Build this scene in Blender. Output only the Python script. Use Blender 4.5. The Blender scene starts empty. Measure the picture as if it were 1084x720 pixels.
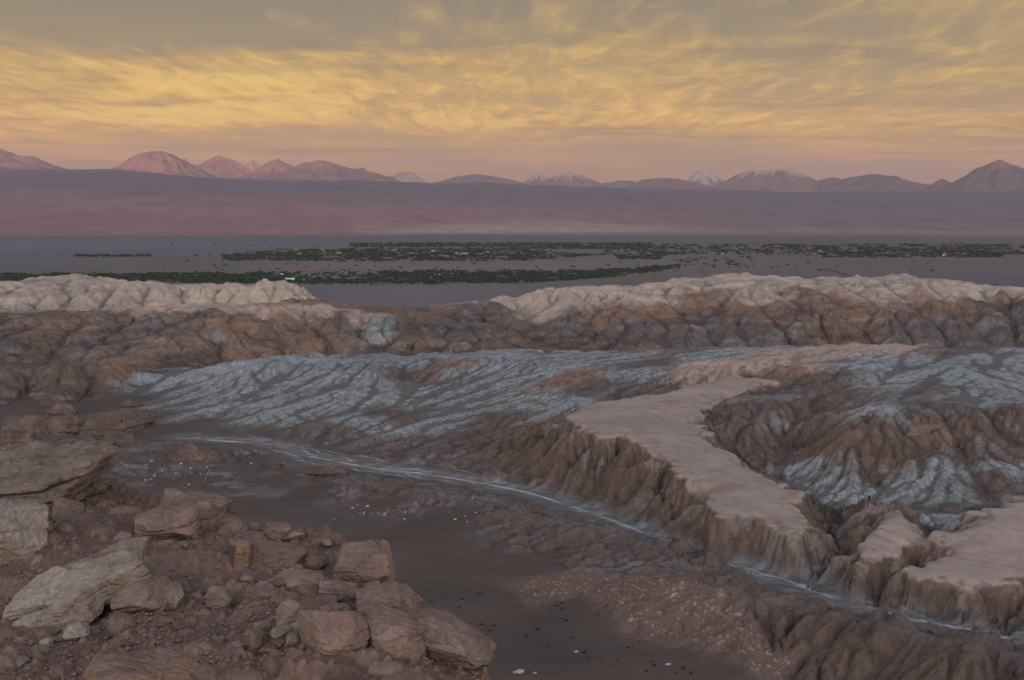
import bpy, math, random
import numpy as np

# ------------------------------------------------------------------ camera, sky, sun, exposure
SC = bpy.context.scene
COL = SC.collection
F_PX, PITCH, CX, CY = 1162.0, math.radians(6.1), 542.0, 360.0
cam_d = bpy.data.cameras.new('camera')
cam = bpy.data.objects.new('camera', cam_d)
COL.objects.link(cam)
cam.location = (0, 0, 0)
cam.rotation_euler = (math.radians(90) - PITCH, 0, 0)
cam_d.sensor_width = 36.0
cam_d.lens = 36.0 * F_PX / 1084.0
cam_d.clip_start = 0.5
cam_d.clip_end = 200000.0
SC.camera = cam

SUN_EL, SUN_AZ = math.radians(-1.7), math.radians(186)     # just under the western horizon, behind the camera
SUN_STRENGTH = 5.0
SKYX, SKYY = 2.2, 9.4
sun_d = bpy.data.lights.new('sun', 'SUN')
sun_d.energy = SUN_STRENGTH
sun_d.angle = math.radians(0.5)
sun_d.color = (1.0, 0.46, 0.26)
sun = bpy.data.objects.new('sun', sun_d)
COL.objects.link(sun)
from mathutils import Vector
to_sun = Vector((math.sin(SUN_AZ) * math.cos(SUN_EL), math.cos(SUN_AZ) * math.cos(SUN_EL), math.sin(SUN_EL)))
sun.rotation_euler = to_sun.to_track_quat('Z', 'Y').to_euler()

SC.view_settings.view_transform = 'Standard'
SC.view_settings.look = 'None'
SC.view_settings.exposure = 0.0
SC.view_settings.gamma = 1.0
SC.view_settings.use_curve_mapping = False
SC.cycles.use_denoising = True
SC.cycles.max_bounces = 5
SC.cycles.diffuse_bounces = 3
SC.cycles.volume_bounces = 0


class NT:
    """tiny node-tree builder"""
    def __init__(self, tree):
        self.t = tree
        self.n = tree.nodes
        self.l = tree.links

    def node(self, kind, **kw):
        nd = self.n.new(kind)
        for k, v in kw.items():
            setattr(nd, k, v)
        return nd

    def put(self, sock, v):
        if isinstance(v, bpy.types.NodeSocket):
            self.l.new(v, sock)
        else:
            sock.default_value = v

    def math(self, op, a, b=0.0, c=0.0, clamp=False):
        nd = self.node('ShaderNodeMath', operation=op, use_clamp=clamp)
        self.put(nd.inputs[0], a)
        self.put(nd.inputs[1], b)
        self.put(nd.inputs[2], c)
        return nd.outputs[0]

    def step(self, v, lo, hi, smooth=True):
        nd = self.node('ShaderNodeMapRange', interpolation_type='SMOOTHSTEP' if smooth else 'LINEAR')
        self.put(nd.inputs[0], v)
        nd.inputs[1].default_value = lo
        nd.inputs[2].default_value = hi
        return nd.outputs[0]

    def mix(self, f, a, b, mode='MIX'):
        nd = self.node('ShaderNodeMix', data_type='RGBA', blend_type=mode)
        self.put(nd.inputs[0], f)
        for s, v in ((nd.inputs[6], a), (nd.inputs[7], b)):
            if not isinstance(v, bpy.types.NodeSocket):
                v = (*v, 1.0) if len(v) == 3 else v
            self.put(s, v)
        return nd.outputs[2]

    def ramp(self, f, stops):
        nd = self.node('ShaderNodeValToRGB')
        r = nd.color_ramp
        while len(r.elements) < len(stops):
            r.elements.new(0.5)
        for e, (p, c) in zip(r.elements, stops):
            e.position = p
            e.color = (*c, 1.0)
        self.put(nd.inputs[0], f)
        return nd.outputs[0]

    def xyz(self, x, y, z):
        nd = self.node('ShaderNodeCombineXYZ')
        self.put(nd.inputs[0], x)
        self.put(nd.inputs[1], y)
        self.put(nd.inputs[2], z)
        return nd.outputs[0]

    def noise(self, vec, scale, detail=4.0, rough=0.55, dist=0.0, lac=2.0):
        nd = self.node('ShaderNodeTexNoise')
        self.put(nd.inputs['Vector'], vec)
        nd.inputs['Scale'].default_value = scale
        nd.inputs['Detail'].default_value = detail
        nd.inputs['Roughness'].default_value = rough
        nd.inputs['Distortion'].default_value = dist
        nd.inputs['Lacunarity'].default_value = lac
        return nd.outputs[0]


def lin(r, g, b):
    f = lambda c: (c / 255 / 12.92) if c / 255 <= 0.04045 else ((c / 255 + 0.055) / 1.055) ** 2.4
    return (f(r), f(g), f(b))


def build_world():
    w = bpy.data.worlds.new('World')
    SC.world = w
    w.use_nodes = True
    w.node_tree.nodes.clear()
    t = NT(w.node_tree)
    tc = t.node('ShaderNodeTexCoord')
    sep = t.node('ShaderNodeSeparateXYZ')
    t.l.new(tc.outputs['Generated'], sep.inputs[0])
    X, Y, Z = sep.outputs
    zc = t.math('MAXIMUM', Z, 0.0)
    # clear dusk sky behind the clouds: pink-mauve belt, then grey-olive to blue overhead
    clear = t.ramp(zc, [(0.0, lin(146, 120, 130)), (0.04, lin(168, 134, 124)), (0.075, lin(186, 152, 112)),
                        (0.13, lin(162, 143, 108)), (0.20, lin(134, 126, 112)), (0.36, lin(112, 116, 128)), (1.0, lin(92, 110, 142))])
    sky = t.node('ShaderNodeTexSky', sky_type='NISHITA', sun_disc=False)
    sky.sun_elevation = SUN_EL
    sky.sun_rotation = SUN_AZ
    sky.altitude = 2500
    nish = t.node('ShaderNodeMix', data_type='RGBA', blend_type='ADD')
    nish.inputs[0].default_value = 0.05
    t.l.new(clear, nish.inputs[6])
    t.l.new(sky.outputs[0], nish.inputs[7])
    base = nish.outputs[2]
    # one altocumulus deck: position on a level sheet overhead
    den = t.math('ADD', t.math('MAXIMUM', Z, 0.0), 0.02)
    u = t.math('DIVIDE', X, den)
    v = t.math('DIVIDE', Y, den)
    P = t.xyz(u, v, 0.0)

    def sheet(rot, sx, sy, loc=(0, 0, 0), src=P):
        mp = t.node('ShaderNodeMapping')
        mp.inputs['Rotation'].default_value = (0, 0, math.radians(rot))
        mp.inputs['Scale'].default_value = (sx, sy, 1.0)
        mp.inputs['Location'].default_value = loc
        t.l.new(src, mp.inputs[0])
        return mp.outputs[0]
    warp = t.node('ShaderNodeTexNoise')
    t.l.new(sheet(0, 0.5, 0.22), warp.inputs['Vector'])
    warp.inputs['Scale'].default_value = 1.0
    warp.inputs['Detail'].default_value = 3.0
    wv = t.node('ShaderNodeVectorMath', operation='MULTIPLY_ADD')
    t.l.new(warp.outputs['Color'], wv.inputs[0])
    wv.inputs[1].default_value = (0.9, 2.2, 0)
    t.l.new(P, wv.inputs[2])
    PW = wv.outputs[0]
    big = t.noise(sheet(12, 0.42, 0.26, (SKYX, SKYY, 0), PW), 1.0, 3.0, 0.5, 0.3)         # where the deck is thick
    sweep = t.noise(sheet(8, 0.30, 0.75, (1.7, 8.2, 0), PW), 1.0, 5.0, 0.58, 0.5)       # long sweeps
    mack = t.noise(sheet(28, 3.4, 1.7, (0, 0, 0), PW), 1.0, 4.0, 0.6, 0.5)           # mackerel ripples running away from the eye
    rip = t.noise(sheet(-12, 6.0, 1.3, (2, 0, 0), PW), 1.0, 3.0, 0.6, 0.6)               # broken rolls
    c0 = lambda n: t.math('SUBTRACT', n, 0.5)
    dens = t.math('MULTIPLY_ADD', c0(big), 1.7, 0.57)
    dens = t.math('MULTIPLY_ADD', c0(sweep), 0.95, dens)
    fine = t.math('ADD', t.math('MULTIPLY', c0(mack), 0.50), t.math('MULTIPLY', c0(rip), 0.62))
    dens = t.math('MULTIPLY_ADD', fine, t.step(zc, 0.03, 0.10), dens)
    band = t.math('MULTIPLY', t.step(zc, 0.05, 0.085), t.step(zc, 0.165, 0.12))          # the thick lit belt of the deck
    side = t.math('SUBTRACT', t.math('MULTIPLY', X, -0.36), 0.0)
    dens = t.math('ADD', dens, t.math('MULTIPLY', band, t.math('ADD', 0.12, side)))
    corner = t.math('MULTIPLY', t.step(zc, 0.115, 0.17), t.step(X, -0.10, -0.38))
    dens = t.math('MULTIPLY_ADD', corner, -0.42, dens)
    cover = t.step(dens, 0.30, 0.92)
    # sunlit undersides: amber in a broad band of distance, paler and greyer nearer overhead, rose far away
    lit = t.ramp(zc, [(0.0, lin(178, 134, 122)), (0.05, lin(206, 152, 106)), (0.085, lin(222, 174, 102)), (0.125, lin(218, 176, 102)),
                      (0.165, lin(198, 165, 104)), (0.21, lin(184, 156, 104)), (0.4, lin(114, 114, 120)), (1.0, lin(100, 114, 140))])
    shade = t.math('MULTIPLY_ADD', fine, t.math('MULTIPLY', t.step(zc, 0.045, 0.10), 1.05), 1.0)
    sc = t.node('ShaderNodeVectorMath', operation='SCALE')
    t.l.new(lit, sc.inputs[0])
    t.l.new(shade, sc.inputs['Scale'])
    cl = t.mix(cover, base, sc.outputs[0])
    roll = t.math('MULTIPLY', t.step(dens, 0.72, 1.15), t.step(zc, 0.055, 0.09))
    cl = t.mix(t.math('MULTIPLY', roll, 0.65), cl, lin(246, 204, 116))
    # a few grey streaks low down in front of the lit deck
    gs = t.step(t.noise(sheet(-3, 0.30, 0.85, (3.1, 1.7, 0), PW), 1.0, 4.0, 0.55, 0.3), 0.52, 0.72)
    gs = t.math('MULTIPLY', gs, t.step(zc, 0.03, 0.055))
    low = t.math('MULTIPLY', t.math('MULTIPLY', t.step(zc, 0.058, 0.068), t.step(zc, 0.092, 0.078)), t.step(X, -0.12, 0.08))
    gs = t.math('MAXIMUM', gs, t.math('MULTIPLY', low, t.step(sweep, 0.40, 0.58)))
    cl = t.mix(t.math('MULTIPLY', gs, 0.5), cl, lin(136, 120, 106))
    hz = t.step(zc, 0.072, 0.028)
    far_tint = t.ramp(zc, [(0.0, lin(140, 118, 132)), (0.024, lin(168, 134, 126)), (0.042, lin(184, 146, 118)), (0.065, lin(194, 154, 114)), (0.1, lin(208, 166, 108))])
    cl = t.mix(t.math('MULTIPLY', hz, 0.85), cl, far_tint)
    # the western half, behind the camera, still holds the afterglow of the sunset
    west = t.ramp(zc, [(0.0, (1.5, 1.0, 0.70)), (0.12, (1.95, 1.55, 1.25)), (0.32, (2.1, 1.93, 1.84)), (0.6, (0.95, 0.95, 1.02)), (1.0, (0.28, 0.36, 0.50))])
    cl = t.mix(t.step(Y, 0.25, -0.45), cl, west)
    below = t.step(Z, -0.002, -0.02)
    cl = t.mix(below, cl, (0.06, 0.05, 0.05))
    bg = t.node('ShaderNodeBackground')
    t.l.new(cl, bg.inputs[0])
    bg.inputs[1].default_value = 1.0
    out = t.node('ShaderNodeOutputWorld')
    t.l.new(bg.outputs[0], out.inputs[0])


build_world()

# ------------------------------------------------------------------ helpers
Q = 1.0                                                     # terrain resolution
QL = 1.0
CP, SP = math.cos(PITCH), math.sin(PITCH)


def pix_dir(x, y):
    a, b = np.asarray(x, float) - CX, CY - np.asarray(y, float)
    return np.stack([a, F_PX * CP + b * SP, -F_PX * SP + b * CP], -1)


def at_depth(x, y, D):
    """ground point seen in direction (x, y) at D metres below the eye"""
    d = pix_dir(x, y)
    return d * (np.asarray(D, float) / -d[..., 2])[..., None]


def at_range(x, y, r):
    d = pix_dir(x, y)
    return d * (r / np.hypot(d[..., 0], d[..., 1]))[..., None]


def hash2(ix, iy, seed):
    h = (ix.astype(np.int64) * 374761393 + iy.astype(np.int64) * 668265263 + seed * 2147483647 + 1013904223) & 0xFFFFFFFF
    h = ((h ^ (h >> 13)) * 1274126177) & 0xFFFFFFFF
    h = ((h ^ (h >> 16)) * 2246822519) & 0xFFFFFFFF
    return h ^ (h >> 15)


def gnoise(x, y, seed=0):
    xi, yi = np.floor(x), np.floor(y)
    fx, fy = (x - xi).astype(np.float32), (y - yi).astype(np.float32)
    xi, yi = xi.astype(np.int64), yi.astype(np.int64)
    ux, uy = fx * fx * fx * (fx * (fx * 6 - 15) + 10), fy * fy * fy * (fy * (fy * 6 - 15) + 10)
    res = []
    for dy in (0, 1):
        for dx in (0, 1):
            a = hash2(xi + dx, yi + dy, seed).astype(np.float32) * np.float32(2 * math.pi / 4294967296.0)
            res.append(np.cos(a) * (fx - dx) + np.sin(a) * (fy - dy))
    a = res[0] + ux * (res[1] - res[0])
    b = res[2] + ux * (res[3] - res[2])
    return (a + uy * (b - a)) * 1.5


def fbm(x, y, oct=4, seed=0, gain=0.5, ridged=False):
    out = np.zeros(np.shape(x), np.float32)
    a, s = 1.0, 1.0
    tot = 0
    for i in range(oct):
        n = gnoise(x * s + 17.3 * i, y * s - 9.1 * i, seed + i)
        if ridged:
            n = 1 - 2 * np.abs(n)
        out += a * n
        tot += a
        a *= gain
        s *= 2.03
    return out / tot


def gnoise3(p, seed=0):
    """cheap 3-D noise for rocks: average of three plane noises on skewed axes"""
    x, y, z = p[:, 0], p[:, 1], p[:, 2]
    return (gnoise(x + 0.37 * z, y - 0.21 * z, seed) + gnoise(y + 0.31 * x + 5.2, z + 0.17 * x, seed + 7) + gnoise(z - 0.27 * y + 9.7, x + 0.41 * y, seed + 13)) * 0.6


def box_blur(a, ri, rj):
    for ax, r in ((0, ri), (1, rj)):
        p = np.concatenate([np.repeat(a.take([0], ax), r + 1, ax), a, np.repeat(a.take([-1], ax), r, ax)], ax)
        c = np.cumsum(p, ax)
        n = a.shape[ax]
        a = (c.take(np.arange(2 * r + 1, 2 * r + 1 + n), ax) - c.take(np.arange(n), ax)) / (2 * r + 1)
    return a


def sstep(v, a, b):
    t = np.clip((v - a) / (b - a), 0, 1)
    return t * t * (3 - 2 * t)


class TPS:
    def __init__(self, pts, vals, lam=1e-4):
        self.p = np.asarray(pts, float)
        n = len(self.p)
        K = self.k(np.hypot(self.p[:, None, 0] - self.p[None, :, 0], self.p[:, None, 1] - self.p[None, :, 1])) + lam * np.eye(n)
        Pm = np.c_[np.ones(n), self.p]
        A = np.block([[K, Pm], [Pm.T, np.zeros((3, 3))]])
        s = np.linalg.solve(A, np.r_[np.asarray(vals, float), 0, 0, 0])
        self.w, self.a = s[:n], s[n:]

    @staticmethod
    def k(r):
        return np.where(r > 1e-9, r * r * np.log(np.maximum(r, 1e-9)), 0)

    def __call__(self, u, v):
        out = self.a[0] + self.a[1] * u + self.a[2] * v
        for (px, py), w in zip(self.p, self.w):
            r2 = (u - px) ** 2 + (v - py) ** 2
            out = out + w * 0.5 * r2 * np.log(np.maximum(r2, 1e-18))
        return out


def poly_sdf(x, y, poly):
    """signed distance to a polygon in plan, negative inside"""
    poly = np.asarray(poly, float)
    d2 = np.full(np.shape(x), 1e18)
    inside = np.zeros(np.shape(x), bool)
    n = len(poly)
    for i in range(n):
        ax, ay = poly[i]
        bx, by = poly[(i + 1) % n]
        ex, ey = bx - ax, by - ay
        t = np.clip(((x - ax) * ex + (y - ay) * ey) / (ex * ex + ey * ey + 1e-12), 0, 1)
        d2 = np.minimum(d2, (x - ax - t * ex) ** 2 + (y - ay - t * ey) ** 2)
        c = (ay > y) != (by > y)
        if by != ay:
            inside ^= c & (x < (bx - ax) * (y - ay) / (by - ay) + ax)
    d = np.sqrt(d2)
    return np.where(inside, -d, d)


def line_dist(x, y, pts):
    d2 = np.full(np.shape(x), 1e18)
    for (ax, ay), (bx, by) in zip(pts[:-1], pts[1:]):
        ex, ey = bx - ax, by - ay
        t = np.clip(((x - ax) * ex + (y - ay) * ey) / (ex * ex + ey * ey + 1e-12), 0, 1)
        d2 = np.minimum(d2, (x - ax - t * ex) ** 2 + (y - ay - t * ey) ** 2)
    return np.sqrt(d2)


def erosion(x, y, gx, gy, lam, amp, octaves=4, seed=3, gain=0.5, sens=2.2):
    """gullies that run down the slope: waves across the fall line, each octave turned by the slopes of the last"""
    h = np.zeros(x.shape, np.float32)
    gully = np.zeros(x.shape, np.float32)
    gx, gy = gx.astype(np.float32).copy(), gy.astype(np.float32).copy()
    a, L = amp, lam
    for o in range(octaves):
        gl = np.sqrt(gx * gx + gy * gy) + 1e-6
        tx, ty = -gy / gl, gx / gl                          # across the slope
        S = L * 1.6
        ci, cj = np.floor(x / S), np.floor(y / S)
        sc = np.zeros(x.shape, np.float32)
        ss = np.zeros(x.shape, np.float32)
        sw = np.zeros(x.shape, np.float32)
        for di in (-1, 0, 1):
            for dj in (-1, 0, 1):
                ii, jj = (ci + di).astype(np.int64), (cj + dj).astype(np.int64)
                hh = hash2(ii, jj, seed + 31 * o)
                ox = (hh & 0xFFFF).astype(np.float32) / 65536.0
                oy = (hh >> 16).astype(np.float32) / 65536.0
                vx = (x - (ii + ox) * S).astype(np.float32)
                vy = (y - (jj + oy) * S).astype(np.float32)
                w = np.exp(-(vx * vx + vy * vy) * np.float32(2.6 / (S * S)))
                ph = (vx * tx + vy * ty) * np.float32(2 * math.pi / L)
                sc += w * np.cos(ph)
                ss += w * np.sin(ph)
                sw += w
        m = np.sqrt(sc * sc + ss * ss) + 1e-6
        c, s = sc / m, ss / m
        st = np.clip(gl * sens, 0, 1)
        h += a * st * (np.sqrt(0.5 * (c + 1)) * 2 - 1.25)
        gully += st * np.clip(-c, 0, 1) * (0.6 ** o)
        k = a * st * s * np.float32(-2 * math.pi / L) * 0.8
        gx += k * tx
        gy += k * ty
        a, L = a * gain, L * 0.5
    return h, gully


def stones_noise(x, y, size, seed, dens=0.7):
    """half buried stones: rounded angular bumps on a jittered lattice, height in units of size"""
    gx, gy = x / size, y / size
    ci, cj = np.floor(gx).astype(np.int64), np.floor(gy).astype(np.int64)
    best = np.zeros(x.shape, np.float32)
    idv = np.zeros(x.shape, np.float32)
    for di in (-1, 0, 1):
        for dj in (-1, 0, 1):
            h = hash2(ci + di, cj + dj, seed)
            ox = (h & 0x3FF).astype(np.float32) / 1024
            oy = ((h >> 10) & 0x3FF).astype(np.float32) / 1024
            rr = ((h >> 20) & 0x3F).astype(np.float32) / 64
            an = ((h >> 26) & 0x3F).astype(np.float32) / 64 * math.pi
            dx, dy = (gx - (ci + di + ox)).astype(np.float32), (gy - (cj + dj + oy)).astype(np.float32)
            a, b = dx * np.cos(an) + dy * np.sin(an), (-dx * np.sin(an) + dy * np.cos(an)) * 1.5
            rad = 0.16 + 0.42 * rr * rr
            q = np.maximum(np.maximum(np.abs(a), np.abs(b)), 0.72 * (np.abs(a) + np.abs(b))) / rad
            z = np.clip(1 - q ** 3, 0, 1) * rad * (rr < dens + 0.0001) * 0.75
            take = z > best
            best = np.where(take, z, best)
            idv = np.where(take, rr * 7.13 % 1.0, idv)
    return best, idv


def rain(h, cell, hard, batches=14, drops=50000, steps=60, seed=1):
    """rain falling on a height grid: drops run down the slope, cut where they speed up and settle where they slow.
    h: heights, cell: metres per cell for each row, hard: 0 bare rock .. 1 soft clay; returns heights and how often water passed"""
    rs = np.random.RandomState(seed)
    nr, nc = h.shape
    H = h.astype(np.float64).ravel().copy()
    soft = hard.ravel().astype(np.float32)
    cellr = np.repeat(cell[:, None], nc, 1).astype(np.float32).ravel()
    flow = np.zeros(nr * nc)
    prob = np.cumsum(soft + 0.05)
    prob /= prob[-1]
    for b in range(batches):
        k0 = np.searchsorted(prob, rs.uniform(size=drops))
        pi = np.clip((k0 // nc) + rs.uniform(size=drops), 1, nr - 3)
        pj = np.clip((k0 % nc) + rs.uniform(size=drops), 1, nc - 3)
        di, dj = np.zeros(drops), np.zeros(drops)
        sed, vel, wat = np.zeros(drops), np.ones(drops), np.ones(drops)
        for st in range(steps):
            i, j = pi.astype(np.int64), pj.astype(np.int64)
            k = i * nc + j
            fi, fj = pi - i, pj - j
            a, bb, c, d = H[k], H[k + 1], H[k + nc], H[k + nc + 1]
            cs = cellr[k]
            gi = ((c - a) * (1 - fj) + (d - bb) * fj) / cs
            gj = ((bb - a) * (1 - fi) + (d - c) * fi) / cs
            h0 = (a * (1 - fj) + bb * fj) * (1 - fi) + (c * (1 - fj) + d * fj) * fi
            di = di * 0.25 - gi * 0.75
            dj = dj * 0.25 - gj * 0.75
            ln = np.sqrt(di * di + dj * dj) + 1e-9
            di /= ln
            dj /= ln
            ni, nj = np.clip(pi + di, 1, nr - 3), np.clip(pj + dj, 1, nc - 3)
            i2, j2 = ni.astype(np.int64), nj.astype(np.int64)
            k2 = i2 * nc + j2
            f2, g2 = ni - i2, nj - j2
            h1 = (H[k2] * (1 - g2) + H[k2 + 1] * g2) * (1 - f2) + (H[k2 + nc] * (1 - g2) + H[k2 + nc + 1] * g2) * f2
            dh = (h1 - h0) / cs
            cap = np.maximum(-dh, 0.015) * vel * wat * 1.6
            up = dh > 0
            amt = np.where(up, -np.minimum(dh, sed), np.where(sed > cap, -(sed - cap) * 0.25, np.minimum((cap - sed) * 0.22, np.maximum(-dh, 0) * 0.5) * soft[k]))
            sed = np.maximum(sed + amt, 0)
            q = amt * cs
            H -= np.bincount(np.concatenate([k, k + 1, k + nc, k + nc + 1]), np.concatenate([q * (1 - fi) * (1 - fj), q * (1 - fi) * fj, q * fi * (1 - fj), q * fi * fj]), nr * nc) * 0.5
            flow += np.bincount(k, wat, nr * nc)
            vel = np.sqrt(np.clip(vel * vel - dh * 2.0, 0.05, 9))
            wat *= 0.975
            pi, pj = ni, nj
        H = np.clip(H, h.ravel() - 2.2, h.ravel() + 1.2)
        G = H.reshape(nr, nc)
        lap = np.zeros_like(G)
        lap[1:-1, 1:-1] = (G[:-2, 1:-1] + G[2:, 1:-1] + G[1:-1, :-2] + G[1:-1, 2:]) / 4 - G[1:-1, 1:-1]
        G += lap * 0.16 * np.clip(hard, 0, 1)
        H = G.ravel()
    return H.reshape(nr, nc), flow.reshape(nr, nc)


def tag(o, label=None, cat=None, group=None, kind=None):
    for k, v in (('label', label), ('category', cat), ('group', group), ('kind', kind)):
        if v:
            o[k] = v
    return o


def mesh_from_arrays(name, verts, faces, mats=(), normals=None, smooth=True):
    """faces: (n,4) or (n,3) int array"""
    me = bpy.data.meshes.new(name)
    k = faces.shape[1]
    me.vertices.add(len(verts))
    me.vertices.foreach_set('co', np.ascontiguousarray(verts, np.float32).ravel())
    me.loops.add(faces.size)
    me.loops.foreach_set('vertex_index', np.ascontiguousarray(faces, np.int32).ravel())
    me.polygons.add(len(faces))
    me.polygons.foreach_set('loop_start', np.arange(0, faces.size, k, dtype=np.int32))
    me.polygons.foreach_set('loop_total', np.full(len(faces), k, np.int32))
    me.polygons.foreach_set('use_smooth', np.full(len(faces), smooth, bool))
    me.update(calc_edges=True)
    for m in mats:
        me.materials.append(m)
    if normals is not None:
        me.normals_split_custom_set_from_vertices(np.ascontiguousarray(normals, np.float32))
    return me


def add_mesh(name, me, parent=None):
    o = bpy.data.objects.new(name, me)
    COL.objects.link(o)
    if parent:
        o.parent = parent
    return o


def set_color(me, rgb, name='tint'):
    at = me.attributes.new(name, 'FLOAT_COLOR', 'POINT')
    at.data.foreach_set('color', np.c_[rgb, np.ones(len(rgb))].astype(np.float32).ravel())


def set_float(me, v, name):
    at = me.attributes.new(name, 'FLOAT', 'POINT')
    at.data.foreach_set('value', np.ascontiguousarray(v, np.float32).ravel())


def grid_faces(nr, nc, wrap=False):
    i = np.arange(nr - 1)[:, None]
    j = np.arange(nc if wrap else nc - 1)[None, :]
    j2 = (j + 1) % nc
    a, b, c, d = i * nc + j, i * nc + j2, (i + 1) * nc + j2, (i + 1) * nc + j
    return np.stack([a + 0 * b, b, c, d], -1).reshape(-1, 4)


def split_sheet(parts, V, Fc, cls, tint, grain, mat):
    """cut one continuous sheet into its ground zones along whole faces; normals stay those of the whole sheet"""
    v0, v1, v2, v3 = (V[Fc[:, k]] for k in range(4))
    fn = np.cross(v2 - v0, v3 - v1)
    nrm = np.zeros_like(V)
    for k in range(4):
        for ax in range(3):
            nrm[:, ax] += np.bincount(Fc[:, k], fn[:, ax], len(V))
    nrm /= np.linalg.norm(nrm, axis=1, keepdims=True) + 1e-12
    fcls = cls[Fc[:, 0]]
    res = {}
    for k, (name, label, cat) in parts.items():
        f = Fc[fcls == k]
        if not len(f):
            continue
        used = np.unique(f)
        remap = np.zeros(len(V), np.int64)
        remap[used] = np.arange(len(used))
        me = mesh_from_arrays(name, V[used], remap[f], [mat], nrm[used])
        set_color(me, tint[used])
        set_float(me, grain[used], 'grain')
        res[k] = tag(add_mesh(name, me), label, cat, None, 'structure')
    return res


def ground_material(name, grain_scale, bump_dist, detail_rough=0.6, rough=0.95):
    m = bpy.data.materials.new(name)
    m.use_nodes = True
    t = NT(m.node_tree)
    bs = m.node_tree.nodes['Principled BSDF']
    at = t.node('ShaderNodeAttribute', attribute_name='tint')
    gr = t.node('ShaderNodeAttribute', attribute_name='grain')
    geo = t.node('ShaderNodeNewGeometry')
    n1 = t.noise(geo.outputs['Position'], grain_scale, 6.0, 0.65)
    n2 = t.noise(geo.outputs['Position'], grain_scale * 5.3, 4.0, 0.6)
    f = t.math('ADD', t.math('MULTIPLY', t.math('SUBTRACT', n1, 0.5), 1.5), t.math('MULTIPLY', t.math('SUBTRACT', n2, 0.5), 1.3))
    f = t.math('MULTIPLY_ADD', f, gr.outputs['Fac'], 1.0)
    f = t.math('MAXIMUM', f, 0.18)
    hs = t.node('ShaderNodeVectorMath', operation='SCALE')
    t.l.new(at.outputs['Color'], hs.inputs[0])
    t.l.new(f, hs.inputs['Scale'])
    t.l.new(hs.outputs[0], bs.inputs['Base Color'])
    bs.inputs['Roughness'].default_value = rough
    bs.inputs['Specular IOR Level'].default_value = 0.2
    bp = t.node('ShaderNodeBump')
    bp.inputs['Distance'].default_value = bump_dist
    t.l.new(t.math('MULTIPLY', gr.outputs['Fac'], 0.9, clamp=True), bp.inputs['Strength'])
    t.l.new(t.math('ADD', n1, t.math('MULTIPLY', n2, 0.5)), bp.inputs['Height'])
    t.l.new(bp.outputs[0], bs.inputs['Normal'])
    return m


# ------------------------------------------------------------------ the badlands
# albedo classes
SAND, BROWN, RUST, SALT, PALE, WHITE, GREY, CLOD = range(8)
ALB = np.array([
    (0.106, 0.084, 0.073),     # dark wash sand
    (0.152, 0.110, 0.091),     # brown mudstone
    (0.236, 0.160, 0.122),     # rust clay
    (0.300, 0.338, 0.360),     # salt crust
    (0.400, 0.310, 0.265),     # pale tuff
    (0.425, 0.352, 0.295),     # bleached ridge
    (0.136, 0.114, 0.106),     # grey silt
    (0.240, 0.165, 0.136)])    # crumbly pink clods

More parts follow.
